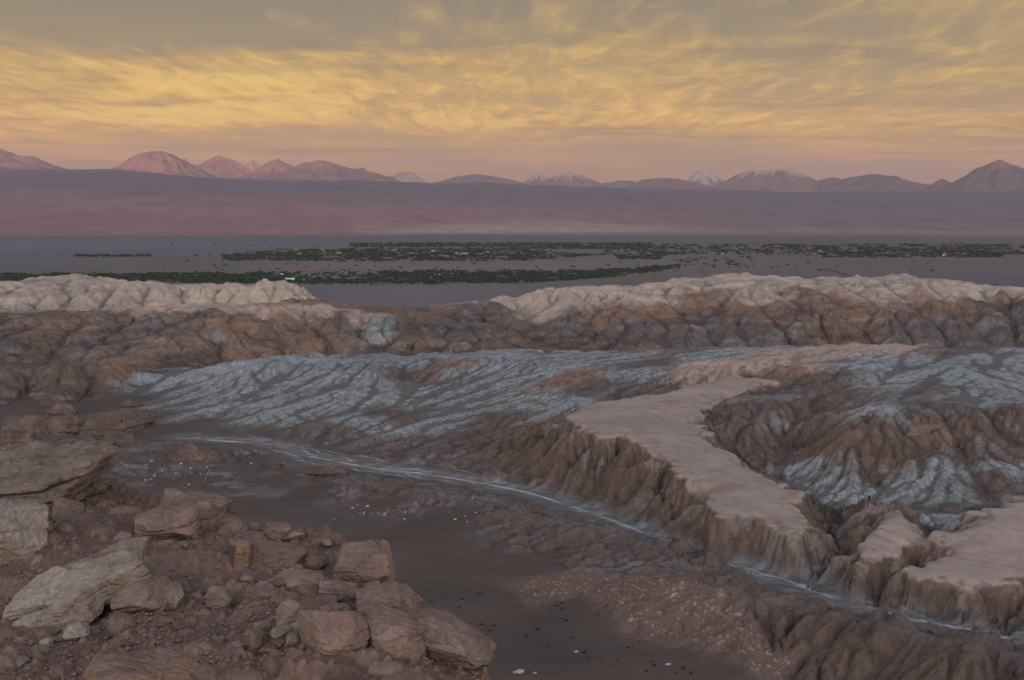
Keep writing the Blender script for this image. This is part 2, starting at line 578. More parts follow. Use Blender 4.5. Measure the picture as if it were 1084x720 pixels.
CTRL = [
    # dark sandy wash
    (100, 560, 45, SAND), (300, 620, 45, SAND), (450, 560, 45, SAND), (500, 640, 45, SAND), (560, 700, 45, SAND), (700, 719, 45, SAND),
    (420, 530, 45, SAND), (250, 535, 45, SAND), (330, 520, 45, SAND), (540, 590, 45, SAND), (480, 600, 45, SAND), (600, 640, 45, SAND), (660, 690, 45, SAND), (640, 710, 45, SAND),
    (770, 715, 45, SAND), (480, 545, 45, SAND), (560, 600, 45, SAND), (560, 660, 45, SAND), (620, 668, 45, SAND), (700, 695, 45, SAND), (150, 500, 45.2, GREY), (240, 495, 45.2, GREY), (200, 515, 45.2, GREY), (330, 505, 45.3, BROWN), (300, 492, 45.5, BROWN), (380, 506, 45.0, BROWN), (430, 522, 44.8, BROWN), (255, 482, 45.4, BROWN), (380, 520, 45.0, GREY), (300, 515, 45.2, GREY), (160, 512, 45.3, BROWN),
    # crumbly pink fan
    (600, 628, 44.8, CLOD), (640, 630, 44.0, CLOD), (720, 618, 42.5, CLOD), (700, 645, 43.5, CLOD), (760, 645, 42.7, CLOD), (790, 672, 43.3, CLOD), (740, 668, 44.6, CLOD), (820, 705, 44.8, CLOD), (690, 625, 43.8, CLOD),
    # mud hills between the wash and the stream
    (600, 592, 44.8, BROWN), (650, 560, 43.3, GREY), (690, 573, 43.3, BROWN), (735, 588, 43.4, BROWN), (660, 590, 44.0, GREY), (700, 600, 43.9, BROWN), (560, 578, 44.7, BROWN),
    (770, 622, 42.9, GREY), (820, 643, 42.3, GREY), (880, 665, 41.9, GREY), (960, 683, 41.5, GREY), (1040, 701, 41.2, GREY), (1084, 710, 41.1, GREY), (800, 618, 45.0, BROWN), (870, 640, 45.0, BROWN), (950, 661, 45.0, BROWN), (1040, 680, 45.0, BROWN), (840, 668, 43.3, BROWN),
    (820, 680, 44.2, BROWN), (900, 706, 44.0, BROWN), (950, 716, 43.6, BROWN), (1060, 719, 42.0, BROWN), (860, 712, 44.7, BROWN), (920, 690, 42.6, BROWN), (1000, 712, 42.2, BROWN),
    (390, 511, 44.2, BROWN), (440, 521, 43.9, GREY), (500, 531, 43.8, BROWN), (530, 538, 43.6, BROWN), (580, 547, 43.6, BROWN), (450, 538, 44.8, GREY), (470, 512, 45.6, GREY), (540, 526, 45.5, GREY), (340, 490, 45.5, BROWN),
    # stream
    (100, 462, 45.5, GREY), (190, 465, 46, GREY), (320, 482, 46, GREY), (400, 497, 46, GREY), (480, 507, 46, GREY), (560, 522, 46, GREY), (630, 545, 46, GREY), (700, 574, 46, GREY), (790, 605, 46, GREY),
    (865, 628, 46, GREY), (945, 650, 46, GREY), (1030, 668, 46, GREY), (1084, 676, 46, GREY),
    # left flats
    (0, 440, 45, GREY), (100, 478, 44.6, BROWN), (200, 450, 45.2, SAND), (0, 470, 44.6, BROWN), (60, 468, 44.0, BROWN), (140, 468, 44.5, BROWN), (30, 492, 44.5, BROWN), (110, 494, 44.9, BROWN), (250, 508, 45.1, BROWN), (215, 478, 44.7, BROWN), (40, 450, 45, GREY), (150, 440, 45, GREY), (120, 425, 44.8, SAND), (60, 495, 45.2, GREY), (280, 500, 45.4, BROWN), (180, 480, 45.2, BROWN),
    # salt dome in the middle
    (250, 460, 45, SAND), (350, 458, 44.7, BROWN), (430, 474, 44.6, BROWN), (200, 425, 43.8, SALT), (300, 440, 44, SALT), (300, 420, 42.5, SALT), (300, 395, 39.5, SALT), (250, 390, 38.6, SALT), (320, 376, 36.6, SALT),
    (370, 380, 37, SALT), (420, 380, 36.7, SALT), (380, 420, 41.5, SALT), (420, 410, 40.5, SALT), (420, 440, 43, GREY), (165, 408, 43, SALT), (380, 450, 44, SALT), (220, 440, 44.4, SALT), (360, 400, 39.6, SALT), (190, 395, 41.2, SALT),
    (500, 376, 36, SALT), (500, 400, 39, SALT), (500, 430, 41.5, SALT), (500, 465, 43.5, BROWN), (500, 490, 44.8, GREY), (460, 425, 41.6, SALT), (460, 455, 43.4, SALT),
    (470, 390, 37.8, RUST), (440, 398, 39.2, BROWN), (540, 390, 37, SALT), (560, 371, 35, SALT), (560, 400, 37.5, SALT), (560, 430, 39.5, SALT), (560, 460, 41.5, BROWN), (560, 490, 44, BROWN), (530, 445, 41.2, BROWN),
    (610, 400, 36, RUST), (610, 425, 37, SALT), (660, 395, 34.7, SALT), (610, 378, 34.8, SALT), (660, 376, 33.6, SALT), (690, 385, 33.6, GREY), (740, 380, 32.6, SALT), (740, 368, 32, GREY), (670, 372, 33.2, RUST), (630, 412, 36.4, GREY),
    (590, 470, 41.0, BROWN), (620, 500, 43.2, BROWN), (660, 520, 43.5, BROWN), (690, 540, 44.2, BROWN),
    # behind and right of the pale plateau
    (850, 480, 40.2, GREY), (800, 474, 39.2, GREY), (800, 445, 36.2, GREY), (805, 420, 34.2, GREY), (770, 450, 37.0, BROWN), (850, 440, 35.6, GREY), (860, 430, 35, BROWN), (880, 400, 32, BROWN), (850, 385, 31.4, PALE), (920, 385, 30.5, SALT), (835, 455, 37.4, BROWN), (840, 408, 33.4, BROWN),
    (880, 545, 43.4, BROWN), (830, 535, 43.6, BROWN), (840, 575, 45.2, BROWN), (870, 575, 45, BROWN), (900, 500, 39.6, SALT), (850, 505, 41.8, SALT), (900, 525, 41.8, SALT), (1000, 500, 38.9, SALT), (1060, 495, 38.3, SALT), (1000, 525, 40.4, SALT), (950, 510, 40.2, SALT),
    (1010, 548, 41.4, SALT), (1000, 535, 41.2, BROWN), (940, 475, 37, BROWN), (1040, 470, 36.6, BROWN), (870, 472, 37.4, BROWN), (1000, 470, 36.7, BROWN), (960, 490, 38.4, GREY), (1045, 512, 39.6, GREY), (925, 505, 40.3, BROWN), (1020, 486, 37.9, GREY), (1084, 462, 36, BROWN), (900, 452, 34.7, BROWN), (970, 438, 33.2, BROWN), (1030, 440, 33.2, BROWN), (1000, 439, 33.2, BROWN), (925, 446, 33.9, BROWN), (890, 456, 35.0, BROWN), (1084, 440, 33.2, BROWN), (1000, 452, 34.4, RUST), (940, 436, 33, SALT),
    (1020, 400, 31, SALT), (1020, 425, 33, SALT), (940, 410, 32.3, SALT), (1084, 400, 31, SALT), (1084, 375, 29.2, SALT), (1050, 385, 30, SALT), (960, 395, 31.2, SALT), (900, 420, 33.4, GREY), (990, 415, 32.2, GREY),
    (800, 388, 31.7, PALE), (830, 380, 31.0, PALE), (865, 374, 30.4, PALE), (900, 371, 30.0, PALE), (770, 390, 32.0, PALE), (830, 394, 32.2, RUST), (940, 368, 29.2, PALE), (1060, 367, 28.8, GREY), (880, 366, 30, PALE), (1010, 372, 29.4, GREY), (820, 368, 31.2, SALT),
    # under the plateaus
    (700, 450, 38.5, BROWN), (800, 530, 44, BROWN), (950, 560, 42.8, BROWN), (1050, 575, 42.5, BROWN), (740, 420, 36, BROWN), (800, 400, 33.5, BROWN), (650, 430, 38, BROWN), (930, 610, 45, BROWN), (1030, 640, 45, BROWN), (760, 575, 45.2, BROWN),
    # brown hills on the left
    (0, 388, 38.3, BROWN), (60, 385, 38, BROWN), (120, 388, 38.6, RUST), (150, 395, 41.5, BROWN), (0, 425, 44.6, BROWN), (60, 424, 44.6, BROWN), (30, 405, 41.5, BROWN), (100, 405, 41.8, BROWN),
    (200, 386, 42.5, BROWN), (120, 384, 41, RUST), (0, 384, 41.5, BROWN),
    (0, 360, 37, GREY), (60, 350, 35, RUST), (100, 365, 38, GREY), (150, 350, 35.2, GREY), (200, 360, 37, BROWN), (250, 345, 34.5, RUST), (300, 352, 37, BROWN), (250, 370, 40, RUST), (340, 360, 39, RUST), (380, 352, 37.6, BROWN), (360, 340, 35, BROWN),
    (0, 345, 34.2, BROWN), (40, 338, 33, RUST), (110, 341, 33.6, BROWN), (190, 338, 33, GREY), (310, 341, 34.6, RUST), (230, 355, 36.3, BROWN),
    (0, 334, 32, BROWN), (100, 333, 32, RUST), (150, 329, 31.4, PALE), (200, 327, 31, PALE), (250, 327, 31.2, PALE), (300, 331, 32, PALE), (345, 331, 32.6, PALE),
    (380, 335, 33.5, PALE), (430, 331, 33, RUST), (455, 342, 36, RUST), (395, 350, 37, SALT), (440, 352, 37.6, BROWN), (480, 350, 37.6, GREY), (430, 365, 41, BROWN), (490, 362, 40, BROWN),
    # right far ridge
    (800, 363, 41.5, GREY), (800, 345, 36.5, GREY), (760, 355, 39, GREY), (800, 330, 33, RUST), (800, 312, 28, PALE), (600, 366, 42.5, BROWN), (600, 345, 37.5, GREY), (640, 335, 34.5, RUST), (560, 355, 39.5, BROWN), (680, 350, 38, GREY), (700, 330, 33.4, RUST), (740, 335, 34.6, BROWN),
    (880, 345, 36.6, BROWN), (900, 330, 33, RUST), (900, 360, 41, BROWN), (1000, 345, 36.8, GREY), (1000, 360, 41, GREY), (1000, 330, 33.2, RUST), (1060, 340, 36, GREY), (1060, 325, 32, BROWN), (1060, 355, 40, GREY), (860, 320, 30.5, RUST), (940, 315, 29, PALE), (960, 320, 30.4, RUST),
    (700, 317, 29.6, WHITE), (620, 322, 32, WHITE), (740, 320, 30.6, RUST), (550, 330, 34.4, WHITE), (980, 350, 38, GREY), (830, 340, 35.4, BROWN),
]
RIMCLAY = [(600, 470), (625, 480), (650, 492), (675, 505), (700, 522), (720, 540), (740, 556), (765, 562), (790, 572), (815, 578), (840, 590), (860, 600), (900, 612), (930, 618), (960, 628), (990, 640), (1030, 645), (1070, 640), (870, 570), (890, 600), (1084, 640), (640, 475), (690, 500), (590, 490)]
# skyline of the two bleached ridges
CREST = [(-90, 300, 25.5), (0, 300, 25.5), (22, 304, 26.2), (50, 296, 24.9), (80, 295, 24.7), (105, 298, 25.2), (124, 303, 26.4), (160, 305, 26.8), (190, 305, 26.6), (215, 302, 26), (245, 302, 26), (275, 303, 26.2), (300, 308, 27.4), (316, 309, 28.2),
         (327, 318, 30), (350, 323, 31.4), (385, 326, 32.6), (405, 332, 33.6), (430, 331, 33.2), (446, 336, 34.4), (460, 347, 37), (480, 348, 37.2), (500, 337, 35.4), (520, 325, 32), (545, 316, 29.8), (565, 315, 29.5), (590, 318, 30), (612, 312, 28.6), (640, 305, 26.8),
         (700, 303, 26), (750, 300, 25), (785, 295, 23.6), (800, 291, 22.6), (815, 294, 23.2), (850, 296, 23.6), (890, 295, 23.3), (920, 299, 24.2), (985, 299, 24.3), (1010, 306, 26.4), (1040, 307, 26.6), (1084, 306, 26.4), (1180, 306, 26.4)]
HID = []   # (x, range, D): ground the eye cannot reach from here
for xx in range(-300, 1400, 110):
    HID += [(xx, 610, 75), (xx, 700, 125), (xx, 900, 172), (xx, 1150, 173), (xx, 90, 45), (xx, 70, 45)]
for xx in (230, 330, 430, 520, 620, 720, 820, 920, 1040, 1384):
    HID.append((xx, 338 if xx < 700 else 320, 43.5))
for xx in (385, 425, 465, 495):
    HID += [(xx, 470, 47), (xx, 530, 66)]
for xx in (500, 600, 700, 800, 900, 1000, 1100):
    HID.append((xx, 545, 46))
for xx in (-290, 0, 70):
    HID.append((xx, 340, 42.2))
for xx in (-290, 0, 100, 200, 300):
    HID.append((xx, 452, 35.5))

MESA1 = [(588, 441, 36.2), (605, 433, 35.6), (622, 425, 35.0), (680, 416, 34.0), (735, 404, 32.8), (770, 397, 32.2), (800, 396, 32.2), (822, 401, 32.6), (800, 411, 33.6), (772, 424, 34.8), (748, 434, 35.6),
         (738, 442, 36.0), (748, 458, 36.9), (775, 478, 37.6), (800, 494, 38.3), (832, 512, 39.1), (848, 530, 39.8), (861, 548, 40.4), (846, 562, 40.7), (825, 556, 40.6), (800, 549, 40.3), (775, 548, 40.3), (752, 541, 40.1), (735, 522, 39.6), (716, 502, 38.8), (700, 486, 38.1), (678, 471, 37.4), (655, 461, 36.7), (630, 459, 36.4), (610, 452, 36.3)]
MESA2 = [(890, 580, 41.6), (915, 553, 39.9), (942, 527, 38.6), (962, 530, 38.7), (978, 548, 39.5), (985, 563, 40.2), (974, 577, 41.3), (958, 590, 41.9), (930, 597, 42.3), (908, 593, 42.1)]
MESA3 = [(958, 600, 41.8), (985, 582, 41.0), (1015, 560, 39.9), (1040, 540, 38.9), (1084, 522, 37.9), (1180, 500, 37.0), (1200, 640, 42.4), (1084, 616, 42.6), (1060, 618, 42.6), (1030, 629, 43.0), (1000, 620, 42.8), (975, 612, 42.5)]
STREAM = [(188, 464), (230, 467), (275, 469), (300, 474), (322, 483), (350, 488), (400, 497), (440, 501), (480, 507), (520, 514), (560, 522), (600, 535), (630, 545), (670, 560), (700, 573), (745, 590), (790, 604), (830, 614), (866, 628), (905, 641), (945, 651), (1000, 661), (1040, 669), (1084, 676), (1160, 690)]


def uv_of(P):
    return np.arctan2(P[..., 0], P[..., 1]), np.log(np.hypot(P[..., 0], P[..., 1]))


def build_badlands():
    pts, vals, cls = [], [], []
    for x, y, D, c in CTRL:
        p = at_depth(x, y, D)
        pts.append(uv_of(p))
        vals.append(D)
        cls.append(c)
    cpts, ccls = list(pts), list(cls)
    for x, y, D in CREST:
        p = at_depth(x, y, D)
        pts.append(uv_of(p))
        vals.append(D)
        cpts.append(pts[-1])
        ccls.append(WHITE if (x < 320 or x > 530) else (RUST if x < 455 else GREY))
    for x, y, D, c in CTRL:                                 # carry the edges on past the frame
        if x <= 0 or x >= 1084:
            p = at_depth(x + (-290 if x <= 0 else 290), y, D)
            pts.append(uv_of(p))
            vals.append(D)
            cpts.append(pts[-1])
            ccls.append(c)
    for x, y, D in CREST:
        if x < 0 or x > 1100:
            p = at_depth(x + (-200 if x < 0 else 200), y, D)
            pts.append(uv_of(p))
            vals.append(D)
            cpts.append(pts[-1])
            ccls.append(WHITE)
    for x, r, D in HID:
        p = at_range(x, 300, r)
        pts.append(uv_of(p))
        vals.append(D)
    for x, y in RIMCLAY:
        cpts.append(uv_of(at_depth(x, y, 43.0)))
        ccls.append(BROWN)
    tps = TPS(np.array(pts), vals, 2e-5)

    # polar sheet, fine where one looks, coarse all round behind
    fine = np.arange(-0.56, 0.5601, 0.0009 / Q)
    left = np.linspace(-math.pi, -0.56, 40)[:-1]
    right = np.linspace(0.56, math.pi, 40)[1:-1]
    U = np.r_[left, fine, right]
    R = np.r_[np.geomspace(1.5, 60, 26)[:-1], np.geomspace(60, 94, int(60 * Q))[:-1], np.geomspace(94, 270, int(960 * Q))[:-1], np.geomspace(270, 548, int(400 * Q))[:-1], np.geomspace(548, 1200, int(60 * Q))]
    uu, rr = np.meshgrid(U, R)
    x, y = rr * np.sin(uu), rr * np.cos(uu)
    ue = np.clip(uu, -0.62, 0.62)
    ve = np.log(np.clip(rr, 66, 1150))
    D = tps(ue, ve)
    side = sstep(np.abs(uu), 0.60, 0.9)
    D = D * (1 - side) + side * (45 + 128 * sstep(rr, 450, 900))
    near = 5.8 + 0.62 * rr
    D = np.where(rr < 90, np.minimum(D, near + (D - near) * sstep(rr, 55, 90)), D)
    h = -D

    fade = sstep(rr, 65, 88) * (1 - sstep(rr, 480, 900) * 0.7)
    # what is flat: wash, stream, plateaus
    W = weights(uu, rr, x, y, cpts, ccls)
    rough = np.clip(1 - 1.0 * W[SAND] - 0.22 * W[GREY] * (rr < 290), 0.04, 1) * (1 - 0.75 * W[CLOD])
    big = fbm(x / 38, y / 38, 4, 5, 0.42) * 2.0 + fbm(x / 14, y / 14, 3, 9, 0.4, ridged=True) * 0.8
    far = sstep(rr, 300, 370)
    h = h + fade * rough * big * (0.45 + 0.9 * far * (1 - sstep(rr, 520, 560)))

    h = h + W[WHITE] * far * (fbm(x / 30, y / 30, 3, 15, 0.45) * 1.5 + np.abs(fbm(x / 17, y / 17, 2, 19)) * 1.6 - 0.5)
    # stream bed
    sp = at_depth(*(np.array(STREAM).T), 46.0)
    wob = fbm(x / 9, y / 9, 3, 41) * 1.3
    sd = line_dist(x, y, sp[:, :2])
    # plateaus
    mesa_id = np.zeros(x.shape, np.int8)
    mesa_top = np.zeros(x.shape)
    rim = np.full(x.shape, 1e3)
    cap = np.zeros(x.shape)
    for k, M in enumerate((MESA1, MESA2, MESA3)):
        M = np.array(M, float)
        mp = at_depth(M[:, 0], M[:, 1], M[:, 2])
        # plane-ish top through the rim
        A = np.c_[np.ones(len(mp)), mp[:, :2], mp[:, 0] * mp[:, 1]]
        mt = TPS(np.c_[uv_of(mp)], -M[:, 2], 1e-3)
        sel = (np.abs(uu) < 0.6) & (rr > 95) & (rr < 300)
        s = np.full(x.shape, 1e3)
        s[sel] = poly_sdf(x[sel], y[sel], mp[:, :2])
        jag = fbm(x / 9, y / 9, 3, 61 + k, 0.52) * 2.0
        # spurs: bites that run back into the rim
        bite = fbm(x / 6.5, y / 6.5, 2, 71 + k, 0.4, ridged=True) * 2.2 + fbm(x / 15, y / 15, 2, 75 + k) * 1.6
        s2 = s + jag + bite * sstep(s, -5, -0.5)
        top = np.full(x.shape, -60.0)
        near_m = s < 26
        top[near_m] = mt(uu[near_m], np.log(rr[near_m]))
        top += fbm(x / 14, y / 14, 4, 81) * 0.55 + fbm(x / 2.2, y / 2.2, 3, 85) * 0.07
        top -= 0.28 * np.clip(1 + s2 / 2.2, 0, 1) ** 2
        out = np.maximum(s2, 0)
        out = out + (0.15 + fbm(x / 3.0, y / 3.0, 2, 99, 0.4, ridged=True)) * 1.0 * sstep(out, 0.1, 1.6)
        out = np.maximum(out, 0)
        drop = 0.40 * sstep(out, 0, 1.6) + out * (0.56 + 0.30 * fbm(x / 12, y / 12, 2, 91, 0.4))
        hm = top - drop
        take = hm > h
        h = np.where(near_m & take, hm, h)
        ins = near_m & (s2 <= 0.12) & take
        mesa_id[ins] = k + 1
        cap = np.maximum(cap, np.where(near_m & take, sstep(s2 + 0.35 * fbm(x / 0.9, y / 0.9, 3, 97), 0.40, -0.10), 0))
        rim = np.minimum(rim, np.where(near_m, np.abs(s2), 1e3))

    # a caved-in pit on the largest plateau
    pc = at_depth(734, 508, 38.2)
    pd = np.hypot(x - pc[0], y - pc[1]) + fbm(x / 2.5, y / 2.5, 2, 95) * 1.2
    pit = sstep(pd, 3.6, 1.2)
    h = h - 1.5 * pit + 0.8 * sstep(pd, 1.6, 0.2)
    # gullies
    hb = h.copy()
    for _ in range(3):
        hb = box_blur(hb, 7, 9)
    hr = np.gradient(hb, axis=0) / np.gradient(rr, axis=0)
    hu = np.gradient(hb, axis=1) / (np.gradient(uu, axis=1) * rr)
    gx = hr * np.sin(uu) + hu * np.cos(uu)
    gy = hr * np.cos(uu) - hu * np.sin(uu)
    flat = np.where(mesa_id > 0, 0.0, 1.0) * rough * fade
    fe = sstep(rr, 250, 330)
    e1, g1 = erosion(x, y, gx, gy, 8.0, 1.0, 3, 3, 0.40, 4.0)
    e2, g2 = erosion(x, y, gx, gy, 17.0, 2.0, 3, 53, 0.42, 3.0)
    nr_ = np.exp(-rim / 6) * (mesa_id == 0)
    h = h + ((e1 * (1 + 1.1 * nr_) - 0.75 * nr_) * (1 - fe) * sstep(rim, 0.2, 3.0) + e2 * fe) * flat * (1 - 0.45 * W[SALT] * (1 - fe))
    # harder beds stand out as benches on the layered hills
    q = (h + 0.05 * x + fbm(x / 45, y / 45, 3, 23) * 1.5) / 2.7
    fr = q - np.floor(q)
    h = h + ((np.floor(q) + sstep(fr, 0.25, 0.75)) - q) * 2.7 * 0.40 * fe * rough * (1 - sstep(rr, 545, 600)) * np.clip(1 - W[WHITE], 0.25, 1)
    h = h + flat * fade * fbm(x / 1.6, y / 1.6, 3, 29) * 0.05
    # the finest parallel rills
    e3, g3 = erosion(x, y, gx, gy, 2.6, 0.26, 2, 77, 0.4, 4.5)
    h = h + (e3 - 0.05 * nr_) * flat * (1 - fe) * sstep(rim, 0.3, 2.5)
    # rain cut rills
    i0, i1 = int(np.searchsorted(R, 94)), int(np.searchsorted(R, 547))
    j0, j1 = int(np.searchsorted(U, -0.5595)), int(np.searchsorted(U, 0.5595))
    Rg = np.geomspace(R[i0], R[i1 - 1], int(math.log(R[i1 - 1] / R[i0]) / (2 * 0.0009 / Q)))
    fi_ = np.interp(Rg, R[i0:i1], np.arange(i1 - i0))
    k0 = np.minimum(fi_.astype(int), i1 - i0 - 2)
    kf = (fi_ - k0)[:, None]

    def to_grid(a):
        a = a[i0:i1, j0:j1:2]
        return a[k0] * (1 - kf) + a[k0 + 1] * kf
    soft = np.where(mesa_id > 0, 0.03, np.clip(0.15 + rough * 0.85, 0, 1)) * (1 - 0.8 * W[SAND])
    sub = to_grid(h)
    hs, flow = rain(sub, Rg * (U[j0 + 2] - U[j0]), to_grid(soft))
    dh = np.clip(hs - sub, -1.1, 0.8)
    for _ in range(2):
        dp = np.pad(dh, 1, mode='edge')
        dh = 0.36 * dh + 0.16 * (dp[:-2, 1:-1] + dp[2:, 1:-1] + dp[1:-1, :-2] + dp[1:-1, 2:])
    gi_ = np.interp(R[i0:i1], Rg, np.arange(len(Rg)))
    g0 = np.minimum(gi_.astype(int), len(Rg) - 2)
    gf = (gi_ - g0)[:, None]
    er = np.zeros(x.shape)
    fl = np.zeros(x.shape)
    wide = j1 - j0
    for src, dst in ((dh, er), (np.log1p(flow), fl)):
        src = src[g0] * (1 - gf) + src[g0 + 1] * gf
        big_ = np.repeat(src, 2, 1)[:, :wide]
        big_[:, 1:-1:2] = (big_[:, 0:-2:2] + big_[:, 2::2][:, :big_[:, 1:-1:2].shape[1]]) / 2
        dst[i0:i1, j0:j1] = big_
    edge_f = sstep(rr, 95, 100) * (1 - sstep(rr, 530, 545))
    h = h + er * edge_f * sstep(rim, 0.6, 4.0) * np.where(mesa_id > 0, 0.0, 1.0)
    fl = fl * edge_f
    flm = np.median(fl[fl > 0])
    gully = sstep(fl, flm + 0.55, flm + 1.9)
    cl_b, cl_i = stones_noise(x, y, 0.55, 441, 0.98)
    h = h + W[CLOD] * cl_b * 0.40 * (rr < 200)
    crag = np.exp(-rim / 4.5) * (mesa_id == 0)
    h = h - crag * sstep(rim, 0.3, 3.0) * np.abs(fbm(x / 3.4, y / 3.4, 2, 37)) * 0.4 * fade
    # stream channel cut flat
    chan = sd + wob
    h = h - 0.8 * sstep(chan, 11, 4) * sstep(h, -45.8, -44.6) * sstep(rim, 5, 9)
    h = h + (np.minimum(h, -45.9) - h) * sstep(chan, 2.6, 0.8) * (mesa_id == 0) * sstep(rim, 0.5, 3.0)
    # wash: gentle ripples only
    h = h + W[SAND] * fade * fbm(x / 9, y / 3.0, 3, 33) * 0.10

    # ---------------- colour of the ground
    Wn = W.copy()
    xh, yh = x + 0.9 * h, y + 1.2 * h                       # beds cross the slopes, so the noise follows height too
    grain_n = fbm(xh / 3.0, yh / 3.0, 4, 101, 0.6)
    fine_n = fbm(xh / 0.9, yh / 0.9, 3, 103, 0.6)
    gl = np.hypot(gx, gy)
    sl = sstep(gl, 0.16, 0.42) * (1 - fe)
    tot = Wn[BROWN] + Wn[GREY]
    nb = tot * (0.22 + 0.78 * sl)
    Wn[BROWN] = Wn[BROWN] * fe + nb * (1 - fe)
    Wn[GREY] = Wn[GREY] * fe + (tot - nb) * (1 - fe)
    g01 = np.clip(0.75 * gully + 0.9 * np.clip(g3 - 0.30, 0, 1) * (1 - fe), 0, 1)
    # salt sits on the ribs, brown clay shows in the rills
    patch = sstep(fbm(x / 26, y / 9, 5, 107, 0.6) + 0.35 * grain_n, -0.62, 0.10)
    speck = sstep(0.8 * fine_n + 0.5 * grain_n - 1.2 * g01, -0.62, 0.22)
    moved = Wn[SALT] * (1 - (0.52 + 0.48 * patch) * (0.46 + 0.54 * speck))
    Wn[SALT] -= moved
    Wn[GREY] += moved * 0.5
    Wn[BROWN] += moved * 0.5
    # a frosting of salt on brown ground here and there
    fr = (Wn[BROWN] * 0.55 + Wn[GREY] * 0.7) * sstep(fbm(x / 15, y / 7, 4, 113, 0.6) + 0.3 * fine_n - 0.5 * g01, -0.02, 0.50) * sstep(rr, 110, 150)
    Wn[BROWN] *= 1 - 0.55 * (fr > 0) * np.clip(fr * 2, 0, 1)
    Wn[SALT] += fr * 0.7
    Wn /= Wn.sum(0)
    tint = np.tensordot(Wn, ALB, (0, 0))
    tint *= (1 + W[CLOD] * (0.75 * sstep(cl_b, 0.0, 0.10) * (0.2 + cl_i) - 0.25))[..., None]
    sk = fbm((x + 0.5 * y) / 46, (y - 0.2 * x) / 9, 4, 181, 0.55)
    tint *= (1 + W[SAND][..., None] * (0.30 * sk[..., None] * np.array([1.15, 0.95, 0.85]) + 0.10 * fbm(x / 1.2, y / 1.2, 3, 183)[..., None]))
    tint *= (1 + 0.20 * fbm(x / 10, y / 10, 4, 121)[..., None] + 0.12 * grain_n[..., None])
    # bedding bands on the steep far faces
    hq = h + fbm(x / 40, y / 40, 4, 127) * 3.5
    band = fbm(hq / 1.5, x / 70, 3, 128, 0.65) * 1.6
    bandw = fe * (1 - sstep(rr, 530, 560)) * 0.42
    tint *= (1 + (bandw * band)[..., None] * np.array([1.0, 0.85, 0.75]))
    # clay in the rills is browner, and darkened further as painted gully shade
    rill = (np.clip(g01, 0, 1) * flat * 0.46)[..., None]
    tint = tint * (1 - rill) + rill * np.array([0.062, 0.044, 0.037])
    # pale plateau tops
    mt_ = (mesa_id > 0)
    pal = np.array([0.36, 0.292, 0.258]) * (1 + 0.24 * fbm(x / 16, y / 5, 4, 131)[..., None] + 0.07 * fbm(x / 2, y / 2, 3, 133)[..., None])
    ca_, sa_ = 0.83, 0.56                                   # joints and wash streaks run down the dip
    crk = sstep(np.abs(fbm((x * ca_ + y * sa_) / 26, (-x * sa_ + y * ca_) / 70, 3, 137)), 0.014, 0.0) * sstep(fbm(x / 30, y / 30, 2, 139), 0.05, 0.25)
    pal = pal * (1 - 0.30 * crk[..., None])
    pal = pal * (1 + 0.10 * fbm((x * ca_ + y * sa_) / 2.2, (-x * sa_ + y * ca_) / 14, 4, 147, 0.6)[..., None])
    dust = sstep(fbm(x / 9, y / 6, 4, 151, 0.6), 0.0, 0.5)[..., None] * 0.62
    pal = pal * (1 - dust) + dust * np.array([0.25, 0.185, 0.155])
    pal = pal * (1 - 0.55 * pit[..., None]) + 0.55 * pit[..., None] * np.array([0.20, 0.135, 0.11])
    spot = sstep(gnoise(x / 1.3, y / 1.3, 171), 0.62, 0.75) * sstep(gnoise(x / 12, y / 12, 173), 0.0, 0.3)
    pal = pal * (1 - 0.5 * spot[..., None])
    rimw = np.exp(-rim / 0.5)[..., None] * 0.25
    pal = pal * (1 - rimw) + rimw * np.array([0.44, 0.35, 0.28])
    rn = fbm(x / 1.7, y / 1.7, 3, 191, 0.6)
    drape = sstep(rim, 4.5, 0.3) * sstep(rn, -0.05, 0.30) * 0.65 * (~mt_) * (rim < 50)
    worn = sstep(rim, 3.0, 0.1) * sstep(-rn + 0.4 * fbm(x / 7, y / 7, 2, 193), 0.0, 0.35) * 0.7 * mt_
    pal = pal * (1 - worn[..., None]) + worn[..., None] * np.array([0.175, 0.125, 0.102])
    tint = tint * (1 - cap[..., None]) + pal * cap[..., None]
    tint = tint * (1 - (drape * (1 - cap))[..., None]) + (drape * (1 - cap))[..., None] * np.array([0.30, 0.235, 0.20])
    # white salt along the stream
    br = fbm(x / 22, y / 22, 3, 143)
    wid = 0.55 + 0.6 * np.clip(fbm(x / 13, y / 13, 3, 145) + 0.4, 0, 2)
    low = sstep(h, -44.6, -45.5)
    line = low * sstep(np.abs(sd + wob * 0.8), 0.50 * wid, 0.10) * (0.35 + 0.65 * sstep(br + 0.30, -0.1, 0.2))
    wash = sstep(h, -44.6, -45.5) * sstep(chan, 4.2, 0.3) * sstep(fbm(x / 5, y / 1.6, 4, 149, 0.65), -0.12, 0.40)
    cw = (sstep(chan, 6.5, 1.5) * sstep(h, -44.2, -45.4) * 0.55)[..., None]
    tint = tint * (1 - cw) + cw * np.array([0.185, 0.190, 0.195])
    tint = tint * (1 - 0.85 * wash[..., None]) + 0.85 * wash[..., None] * np.array([0.30, 0.325, 0.345])
    px_ = CX + F_PX * np.tan(np.clip(uu, -0.6, 0.6))
    for off, sd_ in ((2.4, 161), (4.6, 163), (-2.2, 165)):    # it braids where the bed is wide
        wv_ = fbm(x / 11, y / 11, 3, sd_) * 3.0
        lo2 = low * sstep(np.abs(sd + wv_ - off) if off > 0 else np.abs(sd + wv_ + off), 0.40 * wid, 0.08) * sstep(px_, 600, 420) * sstep(px_, 215, 290) * sstep(fbm(x / 14, y / 14, 2, sd_ + 1), -0.15, 0.15)
        line = np.maximum(line, 0.55 * lo2)
